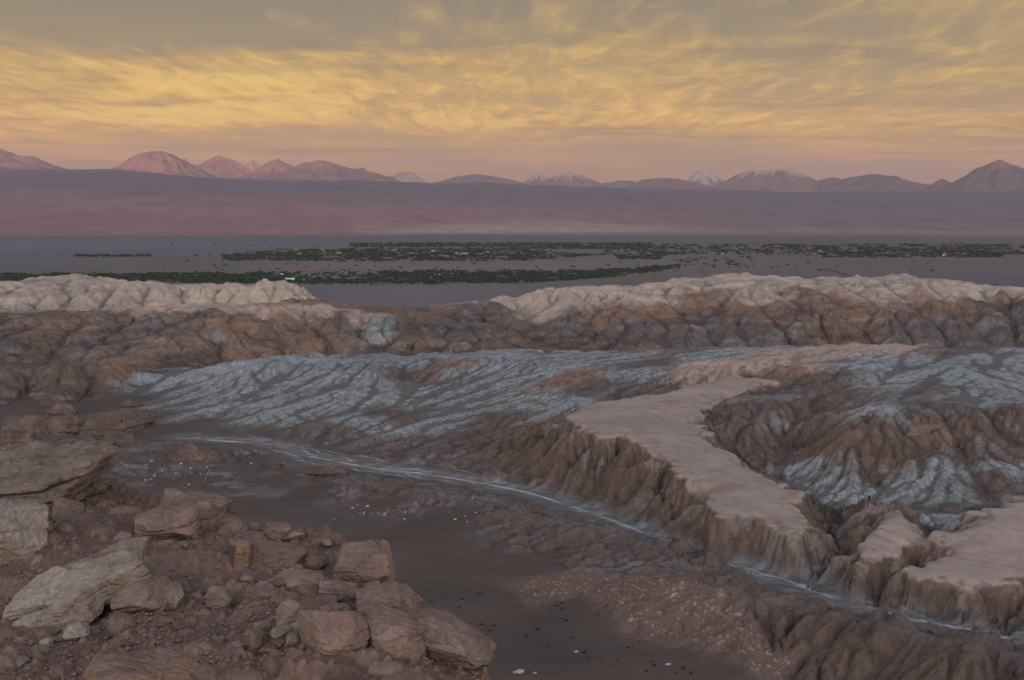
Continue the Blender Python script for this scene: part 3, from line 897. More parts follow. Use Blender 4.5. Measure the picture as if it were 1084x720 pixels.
    line = line * (1 - 0.45 * sstep(px_, 560, 640)) * np.clip(0.75 + 0.5 * grain_n, 0.2, 1)
    tint = tint * (1 - line[..., None]) + line[..., None] * np.array([0.62, 0.64, 0.66])
    tint = np.clip(tint, 0.02, 0.85)

    grain = 0.40 + 0.30 * np.clip(Wn[BROWN] + Wn[RUST] + 0.8 * Wn[SALT], 0, 1) 
    grain = np.where(mt_, 0.36, grain)
    grain = np.where(W[SAND] > 0.6, 0.14, grain)
    zone = np.zeros(x.shape, np.int8)
    zone[(W[SAND] + 0.0 > 0.62) & (rr < 300) & (mesa_id == 0)] = 1
    zone[mt_] = 1 + mesa_id[mt_]
    zone[(line > 0.5) & (mesa_id == 0)] = 5
    zone[(rr > 395) & (W[WHITE] > 0.5)] = 6
    zone[(rr > 395) & (W[WHITE] > 0.5) & (uu > 0)] = 7
    zone[rr < 66] = 0
    V = np.stack([x, y, h], -1).reshape(-1, 3)
    Fc = grid_faces(len(R), len(U), True)
    mat = ground_material('badland_ground', 0.75, 0.5)
    parts = {0: ('ground', 'eroded brown badlands ground with salt crusted ribs and gullies', 'ground'),
             1: ('sandy_ground', 'smooth dark grey sand filling the dry valley bottom', 'sand flat'),
             2: ('plateau', 'largest pale smooth plateau with a ragged rim above the fluted slope', 'plateau'),
             3: ('plateau', 'smallest pale plateau, a tilted slab between the two others', 'plateau'),
             4: ('plateau', 'pale plateau cut by the picture edge, beside the smallest one', 'plateau'),
             5: ('stream_path', 'thin winding white salt line along the dry stream bed', 'salt stream'),
             6: ('hill', 'bleached cream ridge in front of the shed roofs of the oasis', 'ridge'),
             7: ('hill', 'long bleached cream ridge with orange clay at its foot', 'ridge')}
    split_sheet(parts, V, Fc, zone.ravel(), tint.reshape(-1, 3), grain.ravel(), mat)
    return U, R, h


def weights(uu, rr, x, y, cpts, ccls):
    """soft nearest-sample ground class, edges broken up by warping"""
    cp = np.array(cpts)
    v = np.log(rr)
    wu = uu + fbm(x / 16, y / 16, 4, 201, 0.6) * 0.020 + fbm(x / 5, y / 5, 3, 205) * 0.006
    wv = v + fbm(x / 16, y / 16, 4, 211, 0.6) * 0.030 + fbm(x / 5, y / 5, 3, 215) * 0.008
    W = np.zeros((8,) + uu.shape, np.float32)
    ok = (np.abs(uu) < 0.75) & (rr > 60)
    wu, wv = wu[ok].astype(np.float32), wv[ok].astype(np.float32)
    Wk = np.zeros((8, len(wu)), np.float32)
    for (pu, pv), c in zip(cp, ccls):
        d2 = (wu - np.float32(pu)) ** 2 + ((wv - np.float32(pv)) * 1.0) ** 2
        Wk[c] += 1.0 / (d2 + 1.2e-4) ** 3
    Wk /= Wk.sum(0)
    for k in range(8):
        W[k][ok] = Wk[k]
    W[BROWN][~ok] = 1.0
    return W


BAD_U, BAD_R, BAD_H = build_badlands()


def ground_z(px, py):
    """height of the badlands sheet under a plan point"""
    u, r = math.atan2(px, py), math.hypot(px, py)
    i = min(max(np.searchsorted(BAD_R, r) - 1, 0), len(BAD_R) - 2)
    j = min(max(np.searchsorted(BAD_U, u) - 1, 0), len(BAD_U) - 2)
    a, b = (r - BAD_R[i]) / (BAD_R[i + 1] - BAD_R[i]), (u - BAD_U[j]) / (BAD_U[j + 1] - BAD_U[j])
    H = BAD_H
    return float((H[i, j] * (1 - b) + H[i, j + 1] * b) * (1 - a) + (H[i + 1, j] * (1 - b) + H[i + 1, j + 1] * b) * a)

# ------------------------------------------------------------------ the plain, the long fan slope and the ranges
FLOOR = 170.0


def plain_z(uu, rr):
    """flat desert floor, then the alluvial fan climbing to the foot of the ranges"""
    x = CX + F_PX * np.tan(np.clip(uu, -0.6, 0.6)) * 1.0
    crest = np.interp(x, [-400, 0, 110, 200, 300, 400, 500, 600, 700, 800, 900, 1084, 1500], [182, 184, 185, 190, 193, 194, 196, 199, 201, 204, 206, 207, 208])
    rf = np.interp(x, [-400, 0, 300, 542, 800, 1084, 1500], [14500, 14500, 15500, 17500, 21000, 23000, 23000])
    zc = (236 - crest) / F_PX * 36000.0
    s = np.clip((rr - rf) / (36000.0 - rf), 0, 1)
    back = np.cos(np.clip(np.abs(uu) - 0.75, 0, 1) * math.pi / 2) ** 2 * (np.abs(uu) < 1.75)
    z = -FLOOR + (zc + FLOOR) * (0.40 * s + 0.60 * s * s) * back
    return z - 250 * np.clip((rr - 36000.0) / 14000.0, 0, 1) * back


def build_plain():
    fine = np.arange(-0.60, 0.6001, 0.0020 / Q)
    U = np.r_[np.linspace(-math.pi, -0.60, 50)[:-1], fine, np.linspace(0.60, math.pi, 50)[1:-1]]
    R = np.r_[np.geomspace(850, 9000, int(330 * Q))[:-1], np.geomspace(9000, 37000, int(260 * Q))[:-1], np.linspace(37000, 50000, 14)]
    uu, rr = np.meshgrid(U, R)
    behind = sstep(np.abs(uu), 0.95, 1.45)
    rb = np.where(rr > 9000, 9000 + (rr - 9000) * 0.15, rr)
    rr2 = rr + (rb - rr) * behind                           # ground cut short to the west so the sun crosses less haze ...
    x, y = rr2 * np.sin(uu), rr2 * np.cos(uu)
    z = plain_z(uu, rr)
    z = z + behind * 640 * np.exp(-((rr2 - 13000) / 900.0) ** 2) * (1 + 0.15 * fbm(x / 2500, y / 2500, 4, 299))   # ... with an unseen hill range added to block the low sun
    fan = sstep(rr, 16000, 24000)
    z += fan * (sstep(rr, 29000, 35000) * (fbm(x / 1500, y / 1500, 4, 304, ridged=True) * 34 + fbm(x / 600, y / 600, 3, 306) * 12) + sstep(rr, 26000, 35000) * fbm(x / 4200, y / 4200, 5, 302) * 60 + fbm(x / 2600, y / 2600, 5, 301) * 55 + fbm(x / 900, y / 1400, 4, 303, ridged=True) * 22) * (np.abs(uu) < 0.9)
    z += (1 - sstep(rr, 2500, 6000)) * fbm(x / 160, y / 160, 4, 305) * 1.2
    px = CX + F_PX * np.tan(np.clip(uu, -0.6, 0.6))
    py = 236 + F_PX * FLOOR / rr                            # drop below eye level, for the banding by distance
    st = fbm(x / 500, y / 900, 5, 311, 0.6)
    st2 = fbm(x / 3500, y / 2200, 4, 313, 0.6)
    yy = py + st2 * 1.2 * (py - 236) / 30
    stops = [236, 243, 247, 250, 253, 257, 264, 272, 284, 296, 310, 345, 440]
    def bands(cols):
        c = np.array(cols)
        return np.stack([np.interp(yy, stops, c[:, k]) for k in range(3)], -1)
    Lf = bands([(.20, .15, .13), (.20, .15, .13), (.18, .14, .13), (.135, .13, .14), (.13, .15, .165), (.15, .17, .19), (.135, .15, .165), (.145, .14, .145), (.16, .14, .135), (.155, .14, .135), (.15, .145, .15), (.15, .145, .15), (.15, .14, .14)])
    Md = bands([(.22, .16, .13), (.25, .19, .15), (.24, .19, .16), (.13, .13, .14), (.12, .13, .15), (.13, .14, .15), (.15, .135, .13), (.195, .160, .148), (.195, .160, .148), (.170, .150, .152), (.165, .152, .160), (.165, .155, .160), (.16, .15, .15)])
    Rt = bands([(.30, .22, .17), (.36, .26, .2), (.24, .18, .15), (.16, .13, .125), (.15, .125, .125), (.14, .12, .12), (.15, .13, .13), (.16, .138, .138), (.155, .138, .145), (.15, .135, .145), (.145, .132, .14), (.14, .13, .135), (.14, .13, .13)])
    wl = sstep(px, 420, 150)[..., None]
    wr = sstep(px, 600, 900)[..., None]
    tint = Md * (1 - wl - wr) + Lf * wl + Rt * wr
    # fan: red gravel, tan sheets of sand low down in the middle, a darker, bluer tone high up
    red = np.array([0.285, 0.155, 0.148])
    dark = np.array([0.150, 0.113, 0.130])
    tan = np.array([0.42, 0.31, 0.245])
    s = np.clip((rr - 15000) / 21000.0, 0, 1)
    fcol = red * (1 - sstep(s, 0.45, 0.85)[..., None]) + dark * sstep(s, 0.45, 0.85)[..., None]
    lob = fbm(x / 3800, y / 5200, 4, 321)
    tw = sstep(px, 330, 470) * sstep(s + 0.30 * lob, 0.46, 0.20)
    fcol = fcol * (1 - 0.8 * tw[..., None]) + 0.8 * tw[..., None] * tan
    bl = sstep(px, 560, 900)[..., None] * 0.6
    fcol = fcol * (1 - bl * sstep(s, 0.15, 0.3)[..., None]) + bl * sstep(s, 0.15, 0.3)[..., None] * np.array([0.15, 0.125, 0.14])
    fcol = fcol * (1 + 0.35 * fbm(x / 900, y / 2600, 5, 323, 0.6)[..., None] + 0.25 * fbm(x / 260, y / 700, 3, 325)[..., None])
    rf = np.interp(px, [-400, 0, 300, 542, 800, 1084, 1500], [14500, 14500, 15500, 17500, 21000, 23000, 23000])
    fw = sstep(rr, rf - 600, rf + 900)[..., None]
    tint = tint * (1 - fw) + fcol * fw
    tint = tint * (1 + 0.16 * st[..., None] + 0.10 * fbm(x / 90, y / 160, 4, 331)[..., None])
    # irrigated plots round the oasis
    plot = sstep(gnoise(x / 130, y / 260, 341) + 0.4 * gnoise(x / 50, y / 90, 343), 0.12, 0.4) * sstep(px, 760, 640) * np.maximum(sstep(py, 280, 287) * sstep(py, 304, 299), 0.8 * sstep(py, 258, 262) * sstep(py, 279, 274) * sstep(px, 220, 300))
    tint = tint * (1 - 0.8 * plot[..., None]) + 0.8 * plot[..., None] * np.array([0.12, 0.125, 0.075])
    # dark playa streaks, a pale one behind
    sk = sstep(fbm(x / 900, y / 60, 3, 351), 0.25, 0.5) * sstep(py, 306, 320)
    tint = tint * (1 - 0.25 * sk[..., None])
    # the shore line of the salt lake far off on the left
    tint = np.clip(tint, 0.02, 0.8)
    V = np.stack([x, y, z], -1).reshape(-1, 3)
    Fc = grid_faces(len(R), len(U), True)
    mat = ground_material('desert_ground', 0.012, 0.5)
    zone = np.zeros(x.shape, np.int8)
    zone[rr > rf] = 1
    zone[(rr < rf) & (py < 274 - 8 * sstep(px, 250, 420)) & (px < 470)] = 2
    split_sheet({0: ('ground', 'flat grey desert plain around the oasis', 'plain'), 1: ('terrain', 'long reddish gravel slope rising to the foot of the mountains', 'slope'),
                 2: ('ground', 'blue grey salt flat at the foot of the red slope', 'salt flat')},
                V, Fc, zone.ravel(), tint.reshape(-1, 3), np.full(x.size, 0.16), mat)


build_plain()


def rock_face_material(name, snow):
    m = bpy.data.materials.new(name)
    m.use_nodes = True
    t = NT(m.node_tree)
    bs = m.node_tree.nodes['Principled BSDF']
    at = t.node('ShaderNodeAttribute', attribute_name='tint')
    t.l.new(at.outputs['Color'], bs.inputs['Base Color'])
    bs.inputs['Roughness'].default_value = 0.95
    bs.inputs['Specular IOR Level'].default_value = 0.1
    return m


MOUNTAIN_MAT = None


def mountain(label, px, peak_y, half, dist, base_y=206, flat=0.10, snow=0.0, power=1.25, seed=1, twin=None, stretch=1.0, col=(0.27, 0.160, 0.142)):
    global MOUNTAIN_MAT
    if MOUNTAIN_MAT is None:
        MOUNTAIN_MAT = rock_face_material('mountain_rock', 0)
    c = at_range(px, 230, dist)
    H = (236 - peak_y) / F_PX * dist
    zb = (236 - base_y) / F_PX * dist
    Rm = half / F_PX * dist * 1.06
    n, k = 150, 110
    gx = np.linspace(-1.5, 1.5, n)
    gy = np.linspace(-1.5, 1.5, k)
    X, Y = np.meshgrid(gx, gy)
    wx, wy = X + 0.16 * fbm(X * 1.6, Y * 1.6, 4, seed), Y + 0.16 * fbm(X * 1.6, Y * 1.6, 4, seed + 5)
    rho = np.hypot(wx, wy)
    f = np.clip(1 - np.clip(rho - flat, 0, None) / (1.45 - flat), 0, 1) ** power
    if twin:
        for tx, th, tw_ in twin:
            r2 = np.hypot((wx - tx) / tw_, wy / tw_)
            f = np.maximum(f, th * np.clip(1 - np.clip(r2 - flat, 0, None) / (1.45 - flat), 0, 1) ** power)
    ang = np.arctan2(wy, wx)
    rid = fbm(np.cos(ang) * 3.2 + X * 1.2, np.sin(ang) * 3.2 + Y * 1.2, 5, seed + 11, 0.55, ridged=True)
    rel = f + (rid * 0.15 + 0.06 * fbm(X * 5, Y * 5, 4, seed + 21)) * f ** 0.6 * np.clip(rho * 3, 0.25, 1)
    rel = rel / rel.max()
    edge = sstep(np.maximum(np.abs(X), np.abs(Y)), 1.5, 1.2)
    z = (zb - 260) + rel * (H - zb + 260) * edge - (1 - edge) * 300
    a = math.atan2(c[0], c[1])
    wxx, wyy = X * Rm * stretch, Y * Rm
    ca, sa = math.cos(a), math.sin(a)
    V = np.stack([wxx * ca + wyy * sa, -wxx * sa + wyy * ca, z], -1).reshape(-1, 3)
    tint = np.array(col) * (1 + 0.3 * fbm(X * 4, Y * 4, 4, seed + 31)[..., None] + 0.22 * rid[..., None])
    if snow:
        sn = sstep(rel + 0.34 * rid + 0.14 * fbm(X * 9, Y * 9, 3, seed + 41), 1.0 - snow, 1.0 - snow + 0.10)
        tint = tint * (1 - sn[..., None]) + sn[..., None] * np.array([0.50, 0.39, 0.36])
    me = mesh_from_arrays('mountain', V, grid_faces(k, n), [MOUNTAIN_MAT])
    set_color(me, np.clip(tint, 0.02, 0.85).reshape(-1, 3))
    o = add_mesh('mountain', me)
    o.location = (c[0], c[1], 0)
    return tag(o, label, 'mountain', 'mountains along the horizon', 'structure')


mountain('long ruddy ridge fading out at the far north end of the range', -20, 167, 60, 41000, 190, 0.35, power=1.0, seed=3, twin=[(0.55, 0.8, 0.8)])
mountain('broad dome shaped volcano, the first summit beyond the red ridge', 168, 165, 62, 38500, 196, 0.07, power=1.35, seed=12)
mountain('jagged red summit glowing between two darker domes', 234, 168, 46, 43000, 196, 0.04, 0.0, 1.3, 23, twin=[(-0.7, 0.82, 0.6), (0.65, 0.8, 0.6)], col=(0.40, 0.21, 0.165))  # redder base colour stands in for low sun on this summit
mountain('smaller rounded cone beside the wide twin topped volcano', 294, 171, 44, 39000, 198, 0.03, power=1.35, seed=34)
mountain('wide twin topped volcano with a long shoulder', 340, 172, 68, 38000, 199, 0.05, power=1.25, seed=45, twin=[(0.55, 0.72, 0.9)])
mountain('low pale sandy hill behind the long shoulder', 430, 183, 28, 44000, 200, 0.2, power=1.0, seed=56, col=(0.42, 0.30, 0.24))
mountain('low even ridge before the snowy peaks', 505, 186, 60, 42000, 202, 0.1, power=0.9, seed=67, col=(0.24, 0.165, 0.15))
mountain('narrow peak streaked with snow, beside a broader snowy one', 570, 182, 26, 45000, 203, 0.02, 0.22, 1.35, 78)
mountain('broad peak with snow on its top, beside a narrow one', 603, 183, 46, 43000, 204, 0.05, 0.10, 1.15, 89, twin=[(0.8, 0.55, 0.8)])
mountain('low bluish double hill between the snowy peaks', 700, 190, 60, 42000, 207, 0.12, power=0.9, seed=91, twin=[(-0.6, 0.85, 0.7)], col=(0.22, 0.15, 0.14))
mountain('steep cone well covered in pinkish snow', 745, 180, 36, 45000, 207, 0.02, 0.32, 1.35, 102)
mountain('wide flat topped volcano with snow along its rim', 815, 181, 66, 41500, 208, 0.28, 0.06, 1.2, 113, col=(0.24, 0.16, 0.14))
mountain('low broad dark hump without snow', 922, 188, 70, 41000, 209, 0.06, power=1.0, seed=124, twin=[(-0.5, 0.85, 0.8)], col=(0.19, 0.135, 0.125))
mountain('tall dark cone with a shoulder at the south end', 1055, 176, 62, 38500, 209, 0.03, power=1.5, seed=135, twin=[(-0.75, 0.5, 0.6), (0.9, 0.85, 0.9)], col=(0.17, 0.125, 0.12))


# ------------------------------------------------------------------ air
def build_haze():
    me = bpy.data.meshes.new('haze')
    x, y0, y1, z0, z1 = 51000, -15500, 51500, -460, 2900
    v = [(-x, y0, z0), (x, y0, z0), (x, y1, z0), (-x, y1, z0), (-x, y0, z1), (x, y0, z1), (x, y1, z1), (-x, y1, z1)]
    f = [(0, 3, 2, 1), (4, 5, 6, 7), (0, 1, 5, 4), (1, 2, 6, 5), (2, 3, 7, 6), (3, 0, 4, 7)]
    me.from_pydata(v, [], f)
    m = bpy.data.materials.new('haze_air')
    m.use_nodes = True
    nt = m.node_tree
    nt.nodes.clear()
    out = nt.nodes.new('ShaderNodeOutputMaterial')
    pv = nt.nodes.new('ShaderNodeVolumePrincipled')
    pv.inputs['Color'].default_value = (0.84, 0.80, 0.96, 1)
    pv.inputs['Density'].default_value = HAZE_DENSITY
    pv.inputs['Anisotropy'].default_value = 0.0
    nt.links.new(pv.outputs[0], out.inputs['Volume'])
    me.materials.append(m)
    o = add_mesh('haze', me)
    tag(o, 'thin mauve evening air over the whole desert', 'haze', None, 'stuff')


HAZE_DENSITY = 1.05e-5
build_haze()

# ------------------------------------------------------------------ the ledge one looks over
LEDGE_D = 5.3
LEDGE = [(-200, 486, 5.7), (0, 494, 5.6), (60, 500, 5.5), (97, 512, 5.4), (150, 527, 5.35), (200, 538, 5.3), (250, 549, 5.3), (292, 557, 5.3), (340, 567, 5.3), (385, 574, 5.3), (404, 580, 5.4), (406, 605, 5.5), (425, 630, 5.5), (441, 636, 5.4), (438, 672, 5.5), (462, 690, 5.5), (498, 706, 5.5), (507, 725, 5.6), (520, 800, 5.8)]


def ledge_top(x, y):
    """the trodden surface, before stones"""
    z = -LEDGE_D + 0.30 * fbm(x / 4.5, y / 4.5, 3, 401) + 0.10 * fbm(x / 1.4, y / 1.4, 4, 403)
    rise = np.exp(-(((x + 2.4) / 1.9) ** 2 + ((y - 12.6) / 1.9) ** 2)) * 0.30 + np.exp(-(((x + 1.6) / 1.3) ** 2 + ((y - 10.6) / 1.2) ** 2)) * 0.25
    z = z + rise * (1 + 0.6 * fbm(x / 0.8, y / 0.8, 3, 405))
    hump = np.exp(-(((x + 6.6) / 2.6) ** 2 + ((y - 17.0) / 2.2) ** 2))
    z = z + 0.35 * hump
    # thin beds dipping to the left crop out as little steps
    q = z + 0.06 * x + 0.02 * y + 0.05 * fbm(x / 1.2, y / 1.2, 3, 407)
    stp = 0.26
    k = np.floor(q / stp)
    fr = q / stp - k
    tz = (k + sstep(fr, 0.35, 0.62)) * stp - q
    out = sstep(fbm(x / 2.6, y / 2.6, 3, 409), -0.30, 0.10)
    return z + tz * (0.25 + 0.75 * out) * 0.9, out


def build_ledge():
    U = np.arange(-0.64, 0.085, 0.00115 / QL)
    R = np.r_[np.linspace(2.0, 9.0, int(60 * QL))[:-1], np.geomspace(9.0, 26.0, int(640 * QL))[:-1], np.geomspace(26, 70, int(60 * QL))]
    uu, rr = np.meshgrid(U, R)
    x, y = rr * np.sin(uu), rr * np.cos(uu)
    L = np.array(LEDGE, float)
    P = at_depth(L[:, 0], L[:, 1], L[:, 2])[:, :2]
    P = np.r_[P, np.array([(0.8, 1.0), (-30, 1.0), (-30, 26)])]
    s = np.full(x.shape, 50.0)
    sel = rr < 45
    s[sel] = poly_sdf(x[sel], y[sel], P)
    s = s + 0.35 * fbm(x / 1.1, y / 1.1, 4, 421, 0.6) + 0.12 * fbm(x / 0.3, y / 0.3, 2, 423)
    top, out = ledge_top(x, y)
    b0, i0 = stones_noise(x + 0.2 * fbm(x / .5, y / .5, 3, 428), y + 0.2 * fbm(x / .5, y / .5, 3, 429), 1.15, 430, 0.9)
    b1, i1 = stones_noise(x, y, 0.62, 431, 0.92)
    b2, i2 = stones_noise(x, y, 0.26, 433, 0.75)
    b3, i3 = stones_noise(x, y, 0.11, 435, 0.9)
    rub = sstep(fbm(x / 2.2, y / 2.2, 3, 437) + 0.5 * sstep(s, -2.6, -0.4), -0.35, 0.2)
    rimz = sstep(s, -3.2, -0.8)
    z = top + (0.15 + 0.85 * rimz) * sstep(fbm(x / 2.0, y / 2.0, 3, 436), -0.15, 0.25) * b0 * 0.75 + rub * b1 * 0.62 * 0.60 + (0.45 + 0.55 * rub) * b2 * 0.26 * 0.85 + b3 * 0.11 * 0.9 + fbm(x / 0.12, y / 0.12, 2, 439) * 0.012
    d = np.maximum(s, 0)
    face = 0.9 * d + 2.2 * np.clip(d, 0, 2.2) + 0.5 * fbm(x / 0.9, y / 0.9, 3, 441) * sstep(d, 0.1, 1.0)
    z = np.where(s > 0, z - face, z)
    z = np.maximum(z, -60)
    # colours: reddish brown dirt, greyer grit, paler stones
    dirt = np.array([0.150, 0.098, 0.082])
    red = np.array([0.185, 0.092, 0.060])
    grit = np.array([0.135, 0.118, 0.104])
    w1 = sstep(fbm(x / 2.4, y / 2.4, 4, 451), 0.0, 0.45)[..., None]
    w2 = sstep(fbm(x / 3.1, y / 3.1, 4, 453), 0.05, 0.5)[..., None]
    tint = dirt * (1 - w1) + grit * w1
    tint = tint * (1 - 0.7 * w2) + 0.7 * w2 * red
    st_c = np.array([0.235, 0.168, 0.142])
    for b, i, wgt in ((b0 * rimz, i0, 0.6), (b3, i3, 0.55), (b2, i2, 0.75), (b1 * rub, i1, 0.85)):
        w = (sstep(b, 0.02, 0.10) * wgt * (0.35 + 0.65 * i))[..., None]
        tint = tint * (1 - w) + w * st_c * (0.75 + 0.5 * i[..., None])
    ow = (out * 0.35)[..., None]
    tint = tint * (1 - ow) + ow * np.array([0.215, 0.142, 0.115])
    tint = np.clip(tint * (1 + 0.18 * fbm(x / 0.5, y / 0.5, 3, 457)[..., None]), 0.02, 0.6)
    V = np.stack([x, y, z], -1).reshape(-1, 3)
    keep = (z > -49).reshape(-1)
    Fc = grid_faces(len(R), len(U))
    Fc = Fc[keep[Fc].all(1)]
    mat = ground_material('ledge_ground', 9.0, 0.03)
    split_sheet({0: ('ground', 'rubble covered reddish rock ledge high above the sandy valley bottom', 'ledge')}, V, Fc, np.zeros(len(V), np.int8), tint.reshape(-1, 3), np.full(len(V), 0.62), mat)


build_ledge()


# ------------------------------------------------------------------ rocks
def rock_material(name, base, spot, scale=2.2, bedding=0.0):
    m = bpy.data.materials.new(name)
    m.use_nodes = True
    t = NT(m.node_tree)
    bs = m.node_tree.nodes['Principled BSDF']
    tc = t.node('ShaderNodeTexCoord')
    oi = t.node('ShaderNodeObjectInfo')
    P = t.node('ShaderNodeVectorMath', operation='ADD')
    t.l.new(tc.outputs['Object'], P.inputs[0])
    t.l.new(oi.outputs['Location'], P.inputs[1])
    P = P.outputs[0]
    n1 = t.noise(P, scale, 6.0, 0.65, 0.3)
    n2 = t.noise(P, scale * 7, 5.0, 0.65)
    n3 = t.noise(P, scale * 0.6, 3.0, 0.5)
    c = t.mix(t.step(n3, 0.46, 0.66), base, spot)
    f = t.math('ADD', t.math('MULTIPLY', t.math('SUBTRACT', n1, 0.5), 1.3), t.math('MULTIPLY', t.math('SUBTRACT', n2, 0.5), 1.1))
    c2 = t.node('ShaderNodeVectorMath', operation='SCALE')
    t.l.new(c, c2.inputs[0])
    t.l.new(t.math('ADD', 1.0, f), c2.inputs['Scale'])
    t.l.new(c2.outputs[0], bs.inputs['Base Color'])
    bs.inputs['Roughness'].default_value = 0.92
    bs.inputs['Specular IOR Level'].default_value = 0.2
    vor = t.node('ShaderNodeTexVoronoi', feature='DISTANCE_TO_EDGE')
    vd = t.node('ShaderNodeVectorMath', operation='MULTIPLY_ADD')
    nz = t.node('ShaderNodeTexNoise')
    t.l.new(P, nz.inputs['Vector'])
    nz.inputs['Scale'].default_value = scale * 1.2
    nz.inputs['Detail'].default_value = 5.0
    t.l.new(nz.outputs['Color'], vd.inputs[0])
    vd.inputs[1].default_value = (0.5, 0.5, 0.5)
    t.l.new(P, vd.inputs[2])
    t.l.new(vd.outputs[0], vor.inputs['Vector'])
    vor.inputs['Scale'].default_value = scale * 0.55
    crack = t.step(vor.outputs[0], 0.0, 0.03)
    sp = t.node('ShaderNodeSeparateXYZ')
    t.l.new(tc.outputs['Object'], sp.inputs[0])
    lay = t.math('SINE', t.math('ADD', t.math('MULTIPLY', sp.outputs[2], 34.0), t.math('MULTIPLY', n1, 9.0)))
    hgt = t.math('ADD', t.math('ADD', t.math('MULTIPLY', n1, 1.0), t.math('MULTIPLY', n2, 0.5)), t.math('MULTIPLY', crack, 0.35))
    hgt = t.math('ADD', hgt, t.math('MULTIPLY', lay, bedding))
    bp = t.node('ShaderNodeBump')
    bp.inputs['Distance'].default_value = 0.06
    bp.inputs['Strength'].default_value = 0.8
    t.l.new(hgt, bp.inputs['Height'])
    t.l.new(bp.outputs[0], bs.inputs['Normal'])
    return m


RM = {
    'tan': rock_material('tan_rock', (0.245, 0.195, 0.165, 1), (0.205, 0.150, 0.126, 1)),
    'pale': rock_material('pale_rock', (0.310, 0.270, 0.235, 1), (0.250, 0.195, 0.165, 1)),
    'pink': rock_material('pink_rock', (0.215, 0.148, 0.126, 1), (0.255, 0.190, 0.162, 1)),
    'olive': rock_material('layered_rock', (0.225, 0.180, 0.145, 1), (0.175, 0.130, 0.105, 1), 2.2, 0.22),
    'rust': rock_material('rust_rock', (0.225, 0.158, 0.126, 1), (0.250, 0.160, 0.110, 1)),
    'brown': rock_material('brown_rock', (0.135, 0.102, 0.088, 1), (0.185, 0.130, 0.106, 1), 0.35),
    'salt': rock_material('salt_rock', (0.46, 0.45, 0.45, 1), (0.34, 0.32, 0.31, 1)),
}


def cube_sphere(n):
    g = np.tan(np.linspace(-1, 1, n + 1) * math.pi / 4)
    a, b = np.meshgrid(g, g)
    a, b, o = a.ravel(), b.ravel(), np.ones(a.size)
    P, Fq = [], []
    q = grid_faces(n + 1, n + 1)
    for k, f in enumerate(((o, a, b), (-o, b, a), (b, o, a), (a, -o, b), (a, b, o), (b, a, -o))):
        P.append(np.stack(f, -1))
        Fq.append(q + k * (n + 1) ** 2)
    P, Fq = np.concatenate(P), np.concatenate(Fq)
    key = np.round(P / np.abs(P).max(1, keepdims=True) * 1e5).astype(np.int64)
    _, idx, inv = np.unique(key, axis=0, return_index=True, return_inverse=True)
    P = P[idx]
    Fq = inv.reshape(-1)[Fq]
    return P / np.linalg.norm(P, axis=1, keepdims=True), Fq


CS = {}


def rock_verts(seed, n=28, dims=(1, 1, 1), planes=9, round_=46.0, rough=0.07, beds=0.05, bed_n=5, boxy=0.0, fine=0.03):
    """a broken stone: a ball cut by random joint planes, corners chipped, beds etched in"""
    if n not in CS:
        CS[n] = cube_sphere(n)
    dirs, F = CS[n]
    rs = np.random.RandomState(seed)
    nr = rs.normal(size=(planes, 3))
    if boxy:
        ax = np.eye(3)
        ax = np.r_[ax, -ax] + rs.normal(size=(6, 3)) * 0.20
        nr = np.r_[ax, nr]
    nr /= np.linalg.norm(nr, axis=1, keepdims=True)
    off = rs.uniform(0.66, 0.98, len(nr))
    if boxy:
        off[:6] = rs.uniform(0.66, 0.80, 6)
    c = np.clip(dirs @ nr.T, 0.02, None) / off
    inv = (np.sum(c ** round_, 1)) ** (1 / round_)
    P = dirs / np.maximum(inv, 0.82)[:, None]
    d = np.asarray(dims, float)
    s = (d.prod()) ** (1 / 3)
    W = P * d
    q = W / s + seed * 1.7
    # chips: the surface steps back in flat patches
    g = gnoise3(q * 1.3, seed + 21)
    step_ = np.floor(g * 3.2) / 3.2
    W = W + dirs * ((step_ * 0.6 + g * 0.4) * rough * 1.2 * s)[:, None]
    W = W + dirs * (gnoise3(q * 3.1, seed) * rough * 0.45 * s)[:, None]
    rd = 1 - 2 * np.abs(gnoise3(q * 4.3, seed + 3))
    W = W - dirs * (np.clip(rd - 0.62, 0, 1) * fine * 2.6 * s)[:, None]
    W = W + dirs * (gnoise3(q * 9.0, seed + 5) * fine * 0.55 * s + gnoise3(q * 21.0, seed + 6) * fine * 0.30 * s)[:, None]
    if beds:
        zt = W[:, 2] / d[2] * bed_n * 0.5 + 0.30 * gnoise3(q * 0.9, seed + 9) + seed * 0.37
        k = np.floor(zt)
        fr = zt - k
        amp = (hash2(k.astype(np.int64), k.astype(np.int64) * 3, seed).astype(float) / 4294967296.0 - 0.5) * 2
        groove = np.exp(-((fr - 0.0) / 0.09) ** 2) + np.exp(-((fr - 1.0) / 0.09) ** 2)
        groove = groove * sstep(gnoise3(q * 1.7, seed + 12), -0.35, 0.15)
        lat = 1 + beds * (amp - 1.1 * groove) * np.clip(np.hypot(W[:, 0] / d[0], W[:, 1] / d[1]), 0.2, 1)
        W[:, 0] *= lat
        W[:, 1] *= lat
    return W, F


def ledge_z(px, py):
    return float(ledge_top(np.array([px]), np.array([py]))[0][0])


def rot_xyz(V, rx, ry, rz):
    from mathutils import Euler
    M = np.array(Euler((math.radians(rx), math.radians(ry), math.radians(rz))).to_matrix())
    return V @ M.T


def rock_mesh(name, mat, seed, dims, rot=(0, 0, 0), **kw):
    V, F = rock_verts(seed, dims=dims, **kw)
    V = rot_xyz(V, *rot)
    return mesh_from_arrays(name, V, F, [RM[mat]])


